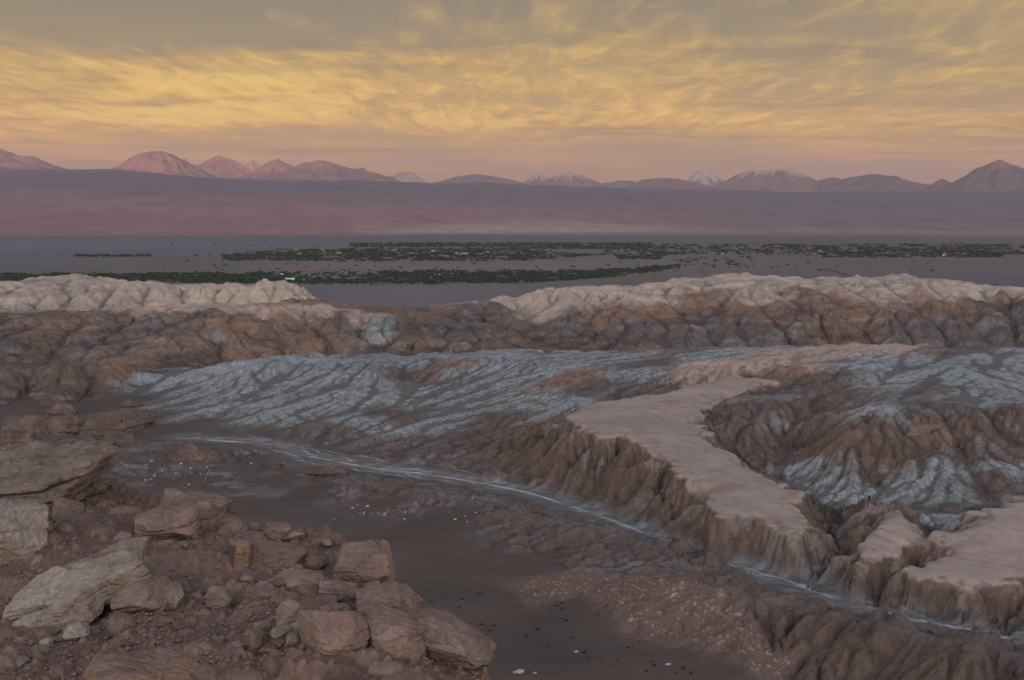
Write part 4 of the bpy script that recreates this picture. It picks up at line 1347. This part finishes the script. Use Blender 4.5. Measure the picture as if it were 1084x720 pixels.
def boulder(name, label, cx, cy, w, h, mat, seed, rot=(0, 0, 0), depth=0.8, D=LEDGE_D, sink=0.12, group=None, cat='rock', **kw):
    """a rock seen centred on (cx, cy), w by h pixels in the photograph's frame, resting on the ledge"""
    d = at_depth(cx, cy + h * 0.30, D)
    r = np.linalg.norm(d)
    W, Hh = w / F_PX * r, h / F_PX * r
    kw['n'] = int(kw.get('n', 28) * 1.6)
    me = rock_mesh(name, mat, seed, (W / 2 * 1.08, W / 2 * depth * 1.15, Hh / 2 * 1.15), rot, **kw)
    o = add_mesh(name, me)
    o.location = (d[0], d[1], ledge_z(d[0], d[1]) + Hh * (0.5 - sink - 0.15))
    return tag(o, label, cat, group)


B = boulder
B('layered_rock', 'thin bedded rock outcrop, the topmost one at the edge of the ledge', 14, 508, 110, 46, 'olive', 501, (8, -10, 8), 1.0, n=44, boxy=1, beds=0.16, bed_n=9, D=5.5, sink=0.2)
B('layered_rock', 'big overhanging layered slab just below the thin bedded outcrop', 26, 534, 160, 58, 'olive', 502, (6, -8, -6), 0.9, n=48, boxy=1, beds=0.12, bed_n=5, D=5.5, sink=0.05)
B('rock', 'small rust stained block tucked under the overhanging layered slab', 72, 556, 34, 26, 'rust', 503, (0, 10, 30), n=20, boxy=1)
B('boulder', 'large pale rounded boulder half cut off by the picture edge', 0, 583, 110, 70, 'pale', 504, (0, 8, 20), 0.9, n=40, planes=9, boxy=1, rough=0.05, sink=0.1)


def cracked_slab():
    c = at_depth(82, 648, LEDGE_D)
    r = np.linalg.norm(c)
    k = r / F_PX
    o = bpy.data.objects.new('cracked_boulder', None)
    COL.objects.link(o)
    o.location = (c[0], c[1], ledge_z(c[0], c[1]))
    tag(o, 'large pale slab split by cracks into blocks, dipping to one side', 'rock')
    specs = [((-40, 0.08, 14), (84, 62, 40), 511, 'pale'), ((16, 0.20, 28), (104, 66, 44), 512, 'pale'), ((6, 0.50, 34), (126, 50, 30), 515, 'tan'),
             ((-14, -0.22, 6), (112, 40, 26), 513, 'pale'), ((62, 0.00, 18), (60, 52, 44), 514, 'tan')]
    for (px, yy, pz), (w, dd, h), sd, mt in specs:
        me = rock_mesh('rock_block', mt, sd, (w * k / 2, dd * k / 2, h * k / 2), (16, -21, 6), n=52, boxy=1, planes=4, beds=0.06, bed_n=4, rough=0.06)
        b = add_mesh('rock_block', me, o)
        b.location = (px * k, yy, pz * k)


cracked_slab()
B('rock', 'tan wedge shaped rock close beside the cracked slab', 177, 640, 36, 24, 'tan', 521, (10, 12, 20), n=24, boxy=1)
B('rock', 'tan cone shaped rock standing alone on reddish dirt', 232, 638, 26, 28, 'tan', 522, (0, 0, 40), n=24, planes=8)
B('rock', 'small smooth pale stone lying in front of the cracked slab', 81, 663, 24, 14, 'pale', 523, (0, -8, 10), n=20)
B('rock', 'tiny pale stone nearer than the smooth stone before the cracked slab', 50, 675, 12, 8, 'pale', 524, n=14)
B('rock', 'tiny flat tan stone beside a tiny pale one', 42, 681, 14, 7, 'tan', 525, n=14)
B('rock', 'low tan rubble block at the end of the cracked slab', 128, 663, 34, 20, 'tan', 526, (0, 15, 10), n=22, boxy=1)
B('rock', 'broad brown layered block on the crest of the ledge', 180, 577, 74, 32, 'pink', 531, (4, -6, 8), n=36, boxy=1, beds=0.08, bed_n=4)
B('rock', 'rounded brown block next to the broad layered one', 216, 566, 34, 36, 'pink', 532, (0, 5, 30), n=28, boxy=1)
B('rock', 'flat brown slab lying on the ledge rim before the dark sand', 205, 547, 84, 20, 'pink', 533, (0, 6, 10), n=32, boxy=1, beds=0.1, bed_n=4)
B('rock', 'pinkish knob on the rim above the standing stone', 240, 561, 36, 28, 'pink', 534, (0, 0, 60), n=26)
B('standing_stone', 'narrow upright tan stone standing in a hollow', 257, 592, 20, 44, 'rust', 535, (0, 6, 20), 0.9, n=26, boxy=1, planes=6)
B('rock', 'thin flat cap rock lying over the standing stone', 262, 574, 40, 12, 'pink', 536, (0, 4, 0), n=26, boxy=1)
B('rock', 'squared pink block on the rim behind the crumbling bank', 292, 563, 34, 22, 'pink', 537, (0, -4, 15), n=26, boxy=1, beds=0.08, bed_n=4)
B('rock_bank', 'dark crumbling bank of rubble under the squared rim block', 292, 588, 62, 32, 'brown', 538, (0, 0, 10), n=34, boxy=1, rough=0.10, fine=0.05)
B('boulder', 'big dark pink block jutting over the valley at the tip of the ledge', 378, 602, 66, 54, 'pink', 541, (4, -8, 24), 0.9, n=46, boxy=1, planes=8, rough=0.05, fine=0.03, D=5.35)
B('boulder', 'broad broken pink block on the rim below the jutting block', 408, 662, 66, 50, 'pink', 542, (0, -4, 10), 0.9, n=44, boxy=1, beds=0.07, bed_n=4, rough=0.08, fine=0.04, D=5.4)
B('rock', 'thin splintered plate sticking out from the rim', 424, 634, 44, 16, 'pink', 543, (10, 14, -10), n=28, boxy=1, beds=0.1, bed_n=3, D=5.35)
B('boulder', 'rounded pink boulder at the lower rim, the outermost of three', 468, 710, 84, 46, 'pink', 544, (0, 10, 0), 0.9, n=40, planes=10, D=5.5)
B('boulder', 'rounded pink boulder at the lower rim between two others', 412, 712, 66, 48, 'pink', 545, (0, 0, 30), 0.9, n=40, planes=9, boxy=1, D=5.4)
B('boulder', 'smooth squat boulder at the lower rim, innermost of three', 350, 712, 58, 46, 'pink', 546, (0, 8, 10), 0.9, n=38, planes=7)
B('rock', 'dark brown boulder wedged above the smooth squat boulder', 328, 665, 32, 18, 'brown', 547, (0, 5, 0), n=24)
B('rock', 'pale angular rock beside the dark wedged boulder', 352, 669, 24, 14, 'tan', 548, (0, -5, 30), n=22, boxy=1)
B('rock', 'pale pebble shaped rock below the pale angular rock', 371, 683, 14, 11, 'pale', 549, n=16)
B('rock', 'upright tan rock with rounded head among rubble', 308, 692, 22, 30, 'tan', 550, (0, -6, 10), n=24)
B('rock', 'flat brown rock leaning at the foot of the upright tan rock', 286, 688, 40, 24, 'pink', 551, (0, -14, 20), n=26, boxy=1)
B('rock', 'low curved tan rock just before the upright one', 316, 702, 34, 16, 'tan', 552, (0, -10, 0), n=22)
B('rock_slab', 'orange tinged flat slab along the lower picture edge', 155, 722, 150, 22, 'rust', 553, (0, -3, 6), 0.7, n=40, boxy=1, beds=0.06, bed_n=3)
B('rock', 'tan flat slab lying low on rubble slope inside the broken block', 318, 630, 60, 18, 'pink', 554, (6, 10, -8), n=32, boxy=1)
B('rock', 'pale pink broken rock between two rim blocks', 358, 638, 42, 28, 'tan', 555, (0, 12, 10), n=28, boxy=1)
B('rock', 'small white faced rock at the foot of the jutting block', 312, 604, 16, 16, 'tan', 556, (0, 20, 0), n=20, boxy=1)
B('rock', 'pink lumpy rock in front of the pale broken one', 340, 655, 30, 18, 'pink', 557, (0, 0, 0), n=22)
B('rock', 'small angular rock below the standing stone', 263, 615, 12, 9, 'tan', 558, (0, 0, 0), n=16)


def scatter_stones():
    """loose stones on the ledge: about 230 one can pick out, the finest as one layer of rubble"""
    rs = random.Random(7)
    L = np.array(LEDGE, float)
    P = np.r_[at_depth(L[:, 0], L[:, 1], L[:, 2])[:, :2], np.array([(0.8, 1.0), (-30, 1.0), (-30, 26)])]
    protos = []
    for k in range(12):
        mt = ('pink', 'tan', 'pink', 'pale', 'rust', 'tan')[k % 6]
        protos.append(rock_mesh('stone', mt, 600 + k, (1, 0.8, 0.55), (0, 0, 0), n=10, boxy=k % 2, planes=9))
    lab = {'pink': 'loose pinkish stone lying on the rubble of the ledge', 'tan': 'loose tan stone lying on the rubble of the ledge',
           'pale': 'loose pale stone lying on the rubble of the ledge', 'rust': 'loose rusty stone lying on the rubble of the ledge'}
    n = 0
    while n < 285:
        px, py = rs.uniform(0, 500), rs.uniform(520, 719)
        if rs.random() > 0.30 + 0.7 * (px / 450) or (px > 60 and py < 545):
            continue
        d = at_depth(px, py, LEDGE_D)
        if poly_sdf(np.array([d[0]]), np.array([d[1]]), P)[0] > -0.12:
            continue
        k = rs.randrange(12)
        mt = ('pink', 'tan', 'pink', 'pale', 'rust', 'tan')[k % 6]
        s = 0.035 + 0.11 * rs.random() ** 3
        if px > 270 and rs.random() < 0.35:
            s = rs.uniform(0.10, 0.24)
        o = add_mesh('stone', protos[k])
        o.location = (d[0], d[1], ledge_z(d[0], d[1]) + s * 0.35)
        o.rotation_euler = (rs.uniform(-.3, .3), rs.uniform(-.3, .3), rs.uniform(0, 6.3))
        o.scale = (s, s * rs.uniform(0.7, 1.1), s * rs.uniform(0.7, 1.2))
        tag(o, lab[mt], 'stone', 'loose stones on the ledge')
        n += 1
    # finest rubble
    V, F = rock_verts(650, n=3, dims=(1, 0.85, 0.6), boxy=1, planes=5)
    vs, fs, c = [], [], 0
    for i in range(5200):
        px, py = rs.uniform(-10, 505), rs.uniform(518, 735)
        d = at_depth(px, py, LEDGE_D)
        vs.append((d, rs.uniform(0, 6.3), 0.012 + 0.035 * rs.random() ** 3, rs.uniform(0.7, 1.3)))
    D = np.array([v[0] for v in vs])
    sd = poly_sdf(D[:, 0], D[:, 1], P)
    zt = ledge_top(D[:, 0], D[:, 1])[0]
    out_v, out_f = [], []
    for (d, a, s, q), inside, z in zip(vs, sd, zt):
        if inside > -0.05:
            continue
        ca, sa = math.cos(a) * s, math.sin(a) * s
        W = np.stack([V[:, 0] * ca - V[:, 1] * sa * q + d[0], V[:, 0] * sa + V[:, 1] * ca * q + d[1], V[:, 2] * s + z + s * 0.5], -1)
        out_v.append(W)
        out_f.append(F + c)
        c += len(V)
    me = mesh_from_arrays('rubble', np.concatenate(out_v), np.concatenate(out_f), [RM['pink']])
    tag(add_mesh('rubble', me), 'fine stony rubble strewn over the reddish ledge', 'rubble', None, 'stuff')


scatter_stones()


# ------------------------------------------------------------------ outcrops and stones down in the valley
def outcrop(label, cx, cy, w, h, seed, D=45.0, mat='brown', rot=(0, 0, 0), name='rock_outcrop', group=None, **kw):
    d = at_depth(cx, cy + h * 0.35, D)
    r = np.linalg.norm(d)
    W, Hh = w / F_PX * r, h / F_PX * r
    args = dict(n=52, planes=12, rough=0.16, fine=0.06, beds=0.10, bed_n=6)
    args.update(kw)
    o = add_mesh(name, rock_mesh(name, mat, seed, (W / 2, W / 2 * 0.7, Hh * 0.75), rot, **args))
    o.location = (d[0], d[1], ground_z(d[0], d[1]) - Hh * 0.08)
    return tag(o, label, 'outcrop' if name == 'rock_outcrop' else 'rock', group)


outcrop('long low brown outcrop rising from the sandy flat, darkest at its far end', 52, 446, 74, 30, 701)
outcrop('pale brown dome shaped outcrop between a long outcrop and a rounded hump', 104, 449, 50, 30, 702)
outcrop('smooth low hump right behind the dome shaped outcrop', 128, 441, 70, 24, 703)
outcrop('ragged low outcrop on dark silt near the ridge of salt', 90, 474, 52, 18, 704)
outcrop('rough reddish outcrop beside the start of the white stream line', 205, 478, 54, 22, 705)
outcrop('dark red low outcrop nearest the layered rocks of the ledge', 72, 494, 66, 16, 706)
outcrop('flat topped dark little outcrop behind the long one', 64, 433, 26, 12, 707)
outcrop('small rust coloured outcrop at the left picture edge beyond the flats', 8, 467, 50, 18, 708)
outcrop('little red rock knob beside the braided white stream', 290, 489, 16, 9, 709)
outcrop('low red rock heap where the white stream divides', 345, 497, 44, 10, 710)
outcrop('low brown outcrop between the reddish one and the dome', 130, 464, 36, 14, 711)
outcrop('red knob on the flat next to the salt dome', 138, 428, 22, 9, 712)
B2 = outcrop('tan block perched on the brown ridge behind the plateau', 975, 441, 36, 14, 713, D=33.4, mat='tan', boxy=1)


def valley_stones():
    rs = random.Random(21)
    proto = [rock_mesh('salt_stone', 'salt', 730 + k, (1, 0.8, 0.5), n=7, boxy=k % 2) for k in range(3)]
    spots = [(rs.gauss(185, 40), rs.gauss(499, 7)) for _ in range(60)] + [(rs.gauss(400, 22), rs.gauss(541, 4)) for _ in range(22)] + [(rs.gauss(495, 20), rs.gauss(548, 6)) for _ in range(12)]
    for px, py in spots:
        d = at_depth(px, py, 45.1)
        if not (480 < py < 560):
            continue
        s = 0.10 + 0.24 * rs.random() ** 2
        o = add_mesh('salt_stone', proto[rs.randrange(3)])
        o.location = (d[0], d[1], ground_z(d[0], d[1]) + s * 0.2)
        o.rotation_euler = (0, 0, rs.uniform(0, 6.3))
        o.scale = (s, s, s)
        tag(o, 'small whitish salt crusted stone on the dark silt of the valley bottom', 'stone', 'white stones on the valley bottom')
    for (px, py, s), lb in zip(((549, 713, 0.55), (707, 705, 0.32), (566, 713, 0.22), (610, 690, 0.25)),
                               ('largest white stone on the open dark sand, near the lower picture edge', 'white stone on the dark sand closest to the crumbly pink fan',
                                'tiny white stone right beside the largest one on the sand', 'faint grey white stone out on the middle of the dark sand')):
        d = at_depth(px, py, 45.0)
        o = add_mesh('salt_stone', proto[0])
        o.location = (d[0], d[1], ground_z(d[0], d[1]) + s * 0.2)
        o.scale = (s, s * 0.8, s)
        tag(o, lb, 'stone')


valley_stones()


def tuft_mesh(seed, blades=60):
    rs = np.random.RandomState(seed)
    v, f = [], []
    for i in range(blades):
        a, l = rs.uniform(0, 2 * math.pi), rs.uniform(0.4, 1.0)
        t = rs.uniform(0.2, 1.1)
        b = np.array([rs.normal() * 0.15, rs.normal() * 0.15, 0])
        tip = b + l * np.array([math.cos(a) * math.sin(t), math.sin(a) * math.sin(t), math.cos(t) * 0.8])
        w = 0.05 * np.array([-math.sin(a), math.cos(a), 0])
        m = (b + tip) / 2 + np.array([0, 0, 0.08])
        k = len(v)
        v += [b - w, b + w, m + w, m - w, tip + w * 0.3, tip - w * 0.3]
        f += [(k, k + 1, k + 2, k + 3), (k + 3, k + 2, k + 4, k + 5)]
    return np.array(v), np.array(f)


def plain_mat(name, rgb, rough=0.9):
    m = bpy.data.materials.new(name)
    m.use_nodes = True
    t = NT(m.node_tree)
    bs = m.node_tree.nodes['Principled BSDF']
    geo = t.node('ShaderNodeNewGeometry')
    n = t.noise(geo.outputs['Position'], 0.35, 3.0)
    t.l.new(t.mix(n, tuple(c * 0.7 for c in rgb), tuple(c * 1.3 for c in rgb)), bs.inputs['Base Color'])
    bs.inputs['Roughness'].default_value = rough
    bs.inputs['Specular IOR Level'].default_value = 0.2
    return m


M_TUFT = plain_mat('dry_tuft', (0.045, 0.038, 0.032))
M_TREE = plain_mat('tree_leaf', (0.040, 0.064, 0.038))
M_TREE2 = plain_mat('poplar_leaf', (0.048, 0.066, 0.036))
M_BARK = plain_mat('bark', (0.10, 0.08, 0.06))


def tufts():
    rs = random.Random(5)
    protos = []
    for k in range(3):
        v, f = tuft_mesh(760 + k)
        protos.append(mesh_from_arrays('tuft', v, f, [M_TUFT], smooth=False))
    n = 0
    while n < 46:
        px, py = rs.uniform(425, 735), rs.uniform(612, 718)
        if py > 700 + (px - 735) * 0.25 + 30 or py < 632 + (px - 560) * 0.42 - 10 and px > 560 or px < 470 and py > 640:
            continue
        d = at_depth(px, py, 45.0)
        s = rs.uniform(0.12, 0.30)
        o = add_mesh('dry_tuft', protos[rs.randrange(3)])
        o.location = (d[0], d[1], ground_z(d[0], d[1]))
        o.rotation_euler = (0, 0, rs.uniform(0, 6.3))
        o.scale = (s * 1.3, s * 1.3, s * 0.8)
        tag(o, 'tiny dark dry tuft dotting the open grey sand', 'tuft', 'dry tufts on the sand')
        n += 1


tufts()


# ------------------------------------------------------------------ the oasis
def tree_mesh(seed, name, kind=0):
    """trunk with limbs and a ragged crown of leaf clumps; 1 m = 1 unit for a 1-unit-high tree"""
    rs = np.random.RandomState(seed)
    v, f, mi = [], [], []

    def limb(a, b, r0, r1):
        k = len(v)
        a, b = np.array(a, float), np.array(b, float)
        for p, r in ((a, r0), (b, r1)):
            for q in range(5):
                v.append(p + r * np.array([math.cos(q * 1.2566), math.sin(q * 1.2566), 0]))
        for q in range(5):
            f.append((k + q, k + (q + 1) % 5, k + 5 + (q + 1) % 5, k + 5 + q))
            mi.append(1)
    top = 0.5
    limb((0, 0, -0.05), (0.02, 0.01, top), 0.035, 0.02)
    for _ in range(5):
        a = rs.uniform(0, 6.28)
        z0 = rs.uniform(0.25, 0.48)
        limb((0.01, 0, z0), (0.25 * math.cos(a), 0.25 * math.sin(a), z0 + 0.25), 0.016, 0.006)
    lobes = [(rs.normal() * 0.16, rs.normal() * 0.16, rs.uniform(0.40, 0.85), rs.uniform(0.13, 0.24)) for _ in range(9)]
    if kind == 1:
        lobes = [(rs.normal() * 0.05, rs.normal() * 0.05, z, 0.13 * (1.1 - abs(z - 0.5))) for z in np.linspace(0.25, 0.95, 8)]
    if kind == 2:
        lobes = [(rs.normal() * 0.3, rs.normal() * 0.3, rs.uniform(0.2, 0.55), rs.uniform(0.15, 0.28)) for _ in range(9)]
    for lx, ly, lz, lr in lobes:
        for _ in range(22):
            d = rs.normal(size=3)
            d /= np.linalg.norm(d)
            p = np.array([lx, ly, lz]) + d * lr * rs.uniform(0.5, 1.1)
            t1 = np.cross(d, rs.normal(size=3))
            t1 /= np.linalg.norm(t1) + 1e-9
            t2 = np.cross(d, t1)
            s = rs.uniform(0.03, 0.07)
            k = len(v)
            v += [p - t1 * s, p + t2 * s * 0.8, p + t1 * s, p - t2 * s * 0.8 + d * s * 0.4]
            f.append((k, k + 1, k + 2, k + 3))
            mi.append(0)
    me = mesh_from_arrays(name, np.array(v), np.array(f), [M_TREE2 if kind == 1 else M_TREE, M_BARK], smooth=False)
    me.polygons.foreach_set('material_index', np.array(mi, np.int32))
    return me


def on_plain(px, py):
    d = at_depth(px, py, FLOOR)
    return d


def in_band(px, py, rs):
    """how likely trees stand at this spot of the plain (photograph's layout of the groves)"""
    p = 0.0
    n = float(gnoise(np.array([px / 26.0]), np.array([py / 3.0]), 801)[0]) + 0.5 * float(gnoise(np.array([px / 9.0]), np.array([py / 1.5]), 803)[0])
    # long lower grove
    lo = np.interp(px, [-40, 0, 160, 330, 470, 560, 640, 720], [302, 302, 301, 302, 302, 300, 295, 285])
    hi = np.interp(px, [-40, 0, 160, 330, 470, 560, 640, 720], [289, 290, 289, 288, 286, 287, 285, 280])
    if -40 < px < 720 and hi < py < lo:
        ed = (py - hi) / (lo - hi)
        p = max(p, (0.95 if n > -0.25 else 0.25) * min(1.0, max(0.15, min(ed, 1 - ed) * 5 + 0.5 * n)))
        if 290 < px < 390 and 286 < py < 296:
            p *= 0.25
        if 120 < px < 190 and py > 296:
            p *= 0.3
    # upper grove and town trees
    lo = np.interp(px, [235, 300, 400, 560, 600, 640], [277, 277, 278, 277, 273, 270])
    hi = np.interp(px, [235, 300, 400, 560, 600, 640], [270, 264, 262, 263, 268, 269])
    if 235 < px < 640 and hi < py < lo:
        ed = (py - hi) / (lo - hi)
        p = max(p, (0.9 if n > -0.15 else 0.25) * min(1.0, max(0.10, min(ed, 1 - ed) * 5 + 0.5 * n)))
    if 370 < px < 690 and 257.5 < py < 262 + (px > 540) * 2:
        p = max(p, 0.85)
    if 80 < px < 160 and 270 < py < 272:
        p = max(p, 0.9)
    if 640 < px < 1100 and 259 < py < 270:
        p = max(p, 0.6 if n > 0.0 else 0.08)
    if 870 < px < 1060 and 262 < py < 273:
        p = max(p, 0.8 if n > -0.15 else 0.15)
    if 655 < px < 700 and 270 < py < 275:
        p = max(p, 0.7)
    if py < 290 and 170 < px < 1000:
        p = max(p, 0.006)
    if 720 < px < 800 and 272 < py < 284:
        p = max(p, 0.10 if n > 0 else 0.02)
    return p


def oasis():
    rs = random.Random(11)
    spots = []
    tries = 0
    while len(spots) < 14000 and tries < 400000:
        tries += 1
        px, py = rs.uniform(-40, 1100), 257 + 46 * rs.random()
        if rs.random() < in_band(px, py, rs):
            spots.append((px, py))
    spots.sort(key=lambda s: -s[1])
    protos = [tree_mesh(820, 'tree', 0), tree_mesh(821, 'tree', 0), tree_mesh(822, 'tree', 1), tree_mesh(823, 'tree', 2)]
    labs = ['small dark rounded tree in the long nearer grove of the oasis', 'small dark rounded tree in the long nearer grove of the oasis',
            'slim upright tree in the long nearer grove of the oasis', 'low spreading bush in the long nearer grove of the oasis']
    for px, py in spots[:290]:
        d = on_plain(px, py)
        k = rs.choice((0, 0, 1, 1, 2, 3, 3))
        h = (rs.uniform(4.5, 8), rs.uniform(4.5, 8), rs.uniform(6, 10), rs.uniform(3, 5))[k]
        o = add_mesh('tree', protos[k])
        o.location = (d[0], d[1], -FLOOR)
        o.rotation_euler = (0, 0, rs.uniform(0, 6.3))
        w = h * rs.uniform(1.1, 1.9)
        o.scale = (w, w, h)
        tag(o, labs[k], 'tree', 'trees of the nearer grove')
    # everything farther reads as one mass
    base = [np.empty(len(p.vertices) * 3, np.float32) for p in protos]
    simp = []
    for s in range(4):
        r2 = np.random.RandomState(840 + s)
        v, f = [], []
        for _ in range(22):
            d = r2.normal(size=3)
            d /= np.linalg.norm(d)
            p = np.array([0, 0, 0.5]) + d * np.array([0.5, 0.5, 0.38]) * r2.uniform(0.5, 1.0)
            t1 = np.cross(d, r2.normal(size=3))
            t1 /= np.linalg.norm(t1)
            t2 = np.cross(d, t1)
            q = r2.uniform(0.12, 0.24)
            k = len(v)
            v += [p - t1 * q, p + t2 * q, p + t1 * q, p - t2 * q]
            f.append((k, k + 1, k + 2, k + 3))
        simp.append((np.array(v), np.array(f)))
    vs, fs, c = [], [], 0
    for px, py in spots[290:]:
        d = on_plain(px, py)
        v, f = simp[rs.randrange(4)]
        far = np.hypot(d[0], d[1]) / 3400.0
        h = rs.uniform(3.5, 8.5) * (0.6 + 0.4 * far)
        w = h * rs.uniform(1.3, 2.8) * (0.75 + 0.25 * far)
        a = rs.uniform(0, 6.3)
        ca, sa = math.cos(a) * w, math.sin(a) * w
        vs.append(np.stack([v[:, 0] * ca - v[:, 1] * sa + d[0], v[:, 0] * sa + v[:, 1] * ca + d[1], v[:, 2] * h - FLOOR - 0.3], -1))
        fs.append(f + c)
        c += len(v)
    me = mesh_from_arrays('forest', np.concatenate(vs), np.concatenate(fs), [M_TREE], smooth=False)
    tag(add_mesh('forest', me), 'dark green groves of the desert oasis spread over the plain', 'trees', None, 'stuff')
    lone = [(786, 294.5, 9, 'lone dark bush on the grey plain above the ridge summit'), (823, 288.5, 8, 'lone dark bush on the plain halfway to the track'), (868, 286.5, 9, 'first of two dark bushes beside the dirt track bend'),
            (875, 287.5, 8, 'second of two dark bushes, the one touching the dirt track'), (1056, 302.5, 9, 'larger lone dark bush on the plain near the right picture edge'), (1047, 305.5, 6, 'smaller lone bush half hidden by the ridge near the right picture edge'),
            (721, 291.5, 7, 'lone dark bush just past the end of the long grove'), (692, 294, 7, 'lone bush in the open just below the tip of the long grove'), (747, 292, 6, 'small lone bush between two larger ones on the grey plain'), (926, 273.5, 9, 'lone tree on the plain below the far sparse trees')]
    for px, py, h, lb in lone:
        d = on_plain(px, py)
        o = add_mesh('bush', protos[3])
        o.location = (d[0], d[1], -FLOOR)
        o.scale = (h * 1.4, h * 1.4, h)
        tag(o, lb, 'bush')


oasis()


def house_mesh(w, d, h, roof):
    v = [(-w / 2, -d / 2, 0), (w / 2, -d / 2, 0), (w / 2, d / 2, 0), (-w / 2, d / 2, 0), (-w / 2, -d / 2, h), (w / 2, -d / 2, h), (w / 2, d / 2, h), (-w / 2, d / 2, h)]
    f = [(0, 1, 5, 4), (1, 2, 6, 5), (2, 3, 7, 6), (3, 0, 4, 7), (4, 5, 6, 7)]
    e = 0.6
    rv = [(-w / 2 - e, -d / 2 - e, h - 0.1), (w / 2 + e, -d / 2 - e, h - 0.1), (w / 2 + e, d / 2 + e, h - 0.1), (-w / 2 - e, d / 2 + e, h - 0.1), (-w / 2 - e, 0, h + roof), (w / 2 + e, 0, h + roof)]
    rf = [(0, 1, 5, 4), (2, 3, 4, 5), (0, 4, 3), (1, 2, 5)]
    return (v, f), (rv, rf)


def houses():
    wall = plain_mat('whitewash', (0.62, 0.60, 0.56))
    adobe = plain_mat('adobe', (0.36, 0.28, 0.22))
    roofm = plain_mat('pale_sheet_roof', (0.72, 0.76, 0.80), 0.5)
    dark = plain_mat('doorway', (0.04, 0.035, 0.03))

    def house(label, px, py, w, d, h, roof, rm, wm, group=None, rz=0.0):
        (v, f), (rv, rf) = house_mesh(w, d, h, roof)
        p = on_plain(px, py)
        o = bpy.data.objects.new('house', None)
        COL.objects.link(o)
        o.location = (p[0], p[1], -FLOOR)
        o.rotation_euler = (0, 0, rz)
        for nm, vv, ff, mm in (('wall', v, f, wm), ('roof', rv, rf, rm)):
            me = bpy.data.meshes.new(nm)
            me.from_pydata(vv, [], ff)
            me.materials.append(mm)
            add_mesh(nm, me, o)
        me = bpy.data.meshes.new('door')
        me.from_pydata([(-1.2, -d / 2 - 0.05, 0), (1.2, -d / 2 - 0.05, 0), (1.2, -d / 2 - 0.05, 2.3), (-1.2, -d / 2 - 0.05, 2.3), (-1.2, -d / 2 + 0.1, 0), (1.2, -d / 2 + 0.1, 0), (1.2, -d / 2 + 0.1, 2.3), (-1.2, -d / 2 + 0.1, 2.3)], [],
                       [(0, 1, 2, 3), (0, 3, 7, 4), (1, 5, 6, 2), (3, 2, 6, 7)])
        me.materials.append(dark)
        add_mesh('door', me, o)
        tag(o, label, 'house', group)
    house('longest white roofed shed at the edge of the nearer grove', 307, 297, 26, 14, 4, 3.5, roofm, wall)
    house('white shed to one side of the longest shed, by the grove edge', 281, 297.4, 15, 10, 3.5, 2.5, roofm, wall)
    house('small white house set back between two longer sheds', 298, 291.5, 9, 7, 3.5, 2, roofm, wall)
    house('tiny white house just past the longest shed', 322, 297.6, 7, 6, 3, 1.5, roofm, wall)
    house('pale shed among the trees in the middle of the nearer grove', 463, 292, 18, 10, 3.5, 2, roofm, adobe)
    house('faint whitish house alone in the trees of the far left grove', 186, 293.5, 8, 7, 3, 1.5, roofm, wall)
    house('whitish hut at the end of the dirt track on the plain', 907, 293.5, 5, 5, 5.5, 1.5, roofm, wall)
    house('low white shelter just beyond the hut at the track end', 916, 297.2, 9, 5, 2.4, 1, roofm, wall)
    rs = random.Random(31)
    for i in range(46):
        px = rs.uniform(310, 640) if i < 34 else rs.uniform(640, 1060)
        py = rs.uniform(263.5, 270.5) if i < 34 else rs.uniform(262, 271)
        house('tiny pale house among the trees of the distant town', px, py, rs.uniform(12, 26), rs.uniform(10, 16), rs.uniform(4, 7), 1.5, roofm if rs.random() < 0.5 else adobe, adobe if rs.random() < 0.6 else wall, 'houses of the distant town', rs.uniform(-.5, .5))


houses()


def track():
    def strip(pts, w, lift):
        P = np.array([on_plain(a, b)[:2] for a, b in pts])
        t = np.gradient(P, axis=0)
        t /= np.linalg.norm(t, axis=1, keepdims=True)
        nrm = np.c_[-t[:, 1], t[:, 0]] * w / 2
        V = np.r_[np.c_[P + nrm, np.full(len(P), -FLOOR + lift)], np.c_[P - nrm, np.full(len(P), -FLOOR + lift)]]
        n = len(P)
        F = np.array([(i, i + n, i + n + 1, i + 1) for i in range(n - 1)])
        return V, F
    V, F = strip([(838, 284.0), (860, 284.2), (872, 284.6), (880, 286), (890, 289.5), (900, 292.5), (912, 296.5), (925, 301)], 7, 1.6)
    me = mesh_from_arrays('path', V, F, [plain_mat('track_dirt', (0.085, 0.08, 0.08))])
    tag(add_mesh('path', me), 'dark dirt track bending down across the grey plain', 'track', None, 'structure')


track()
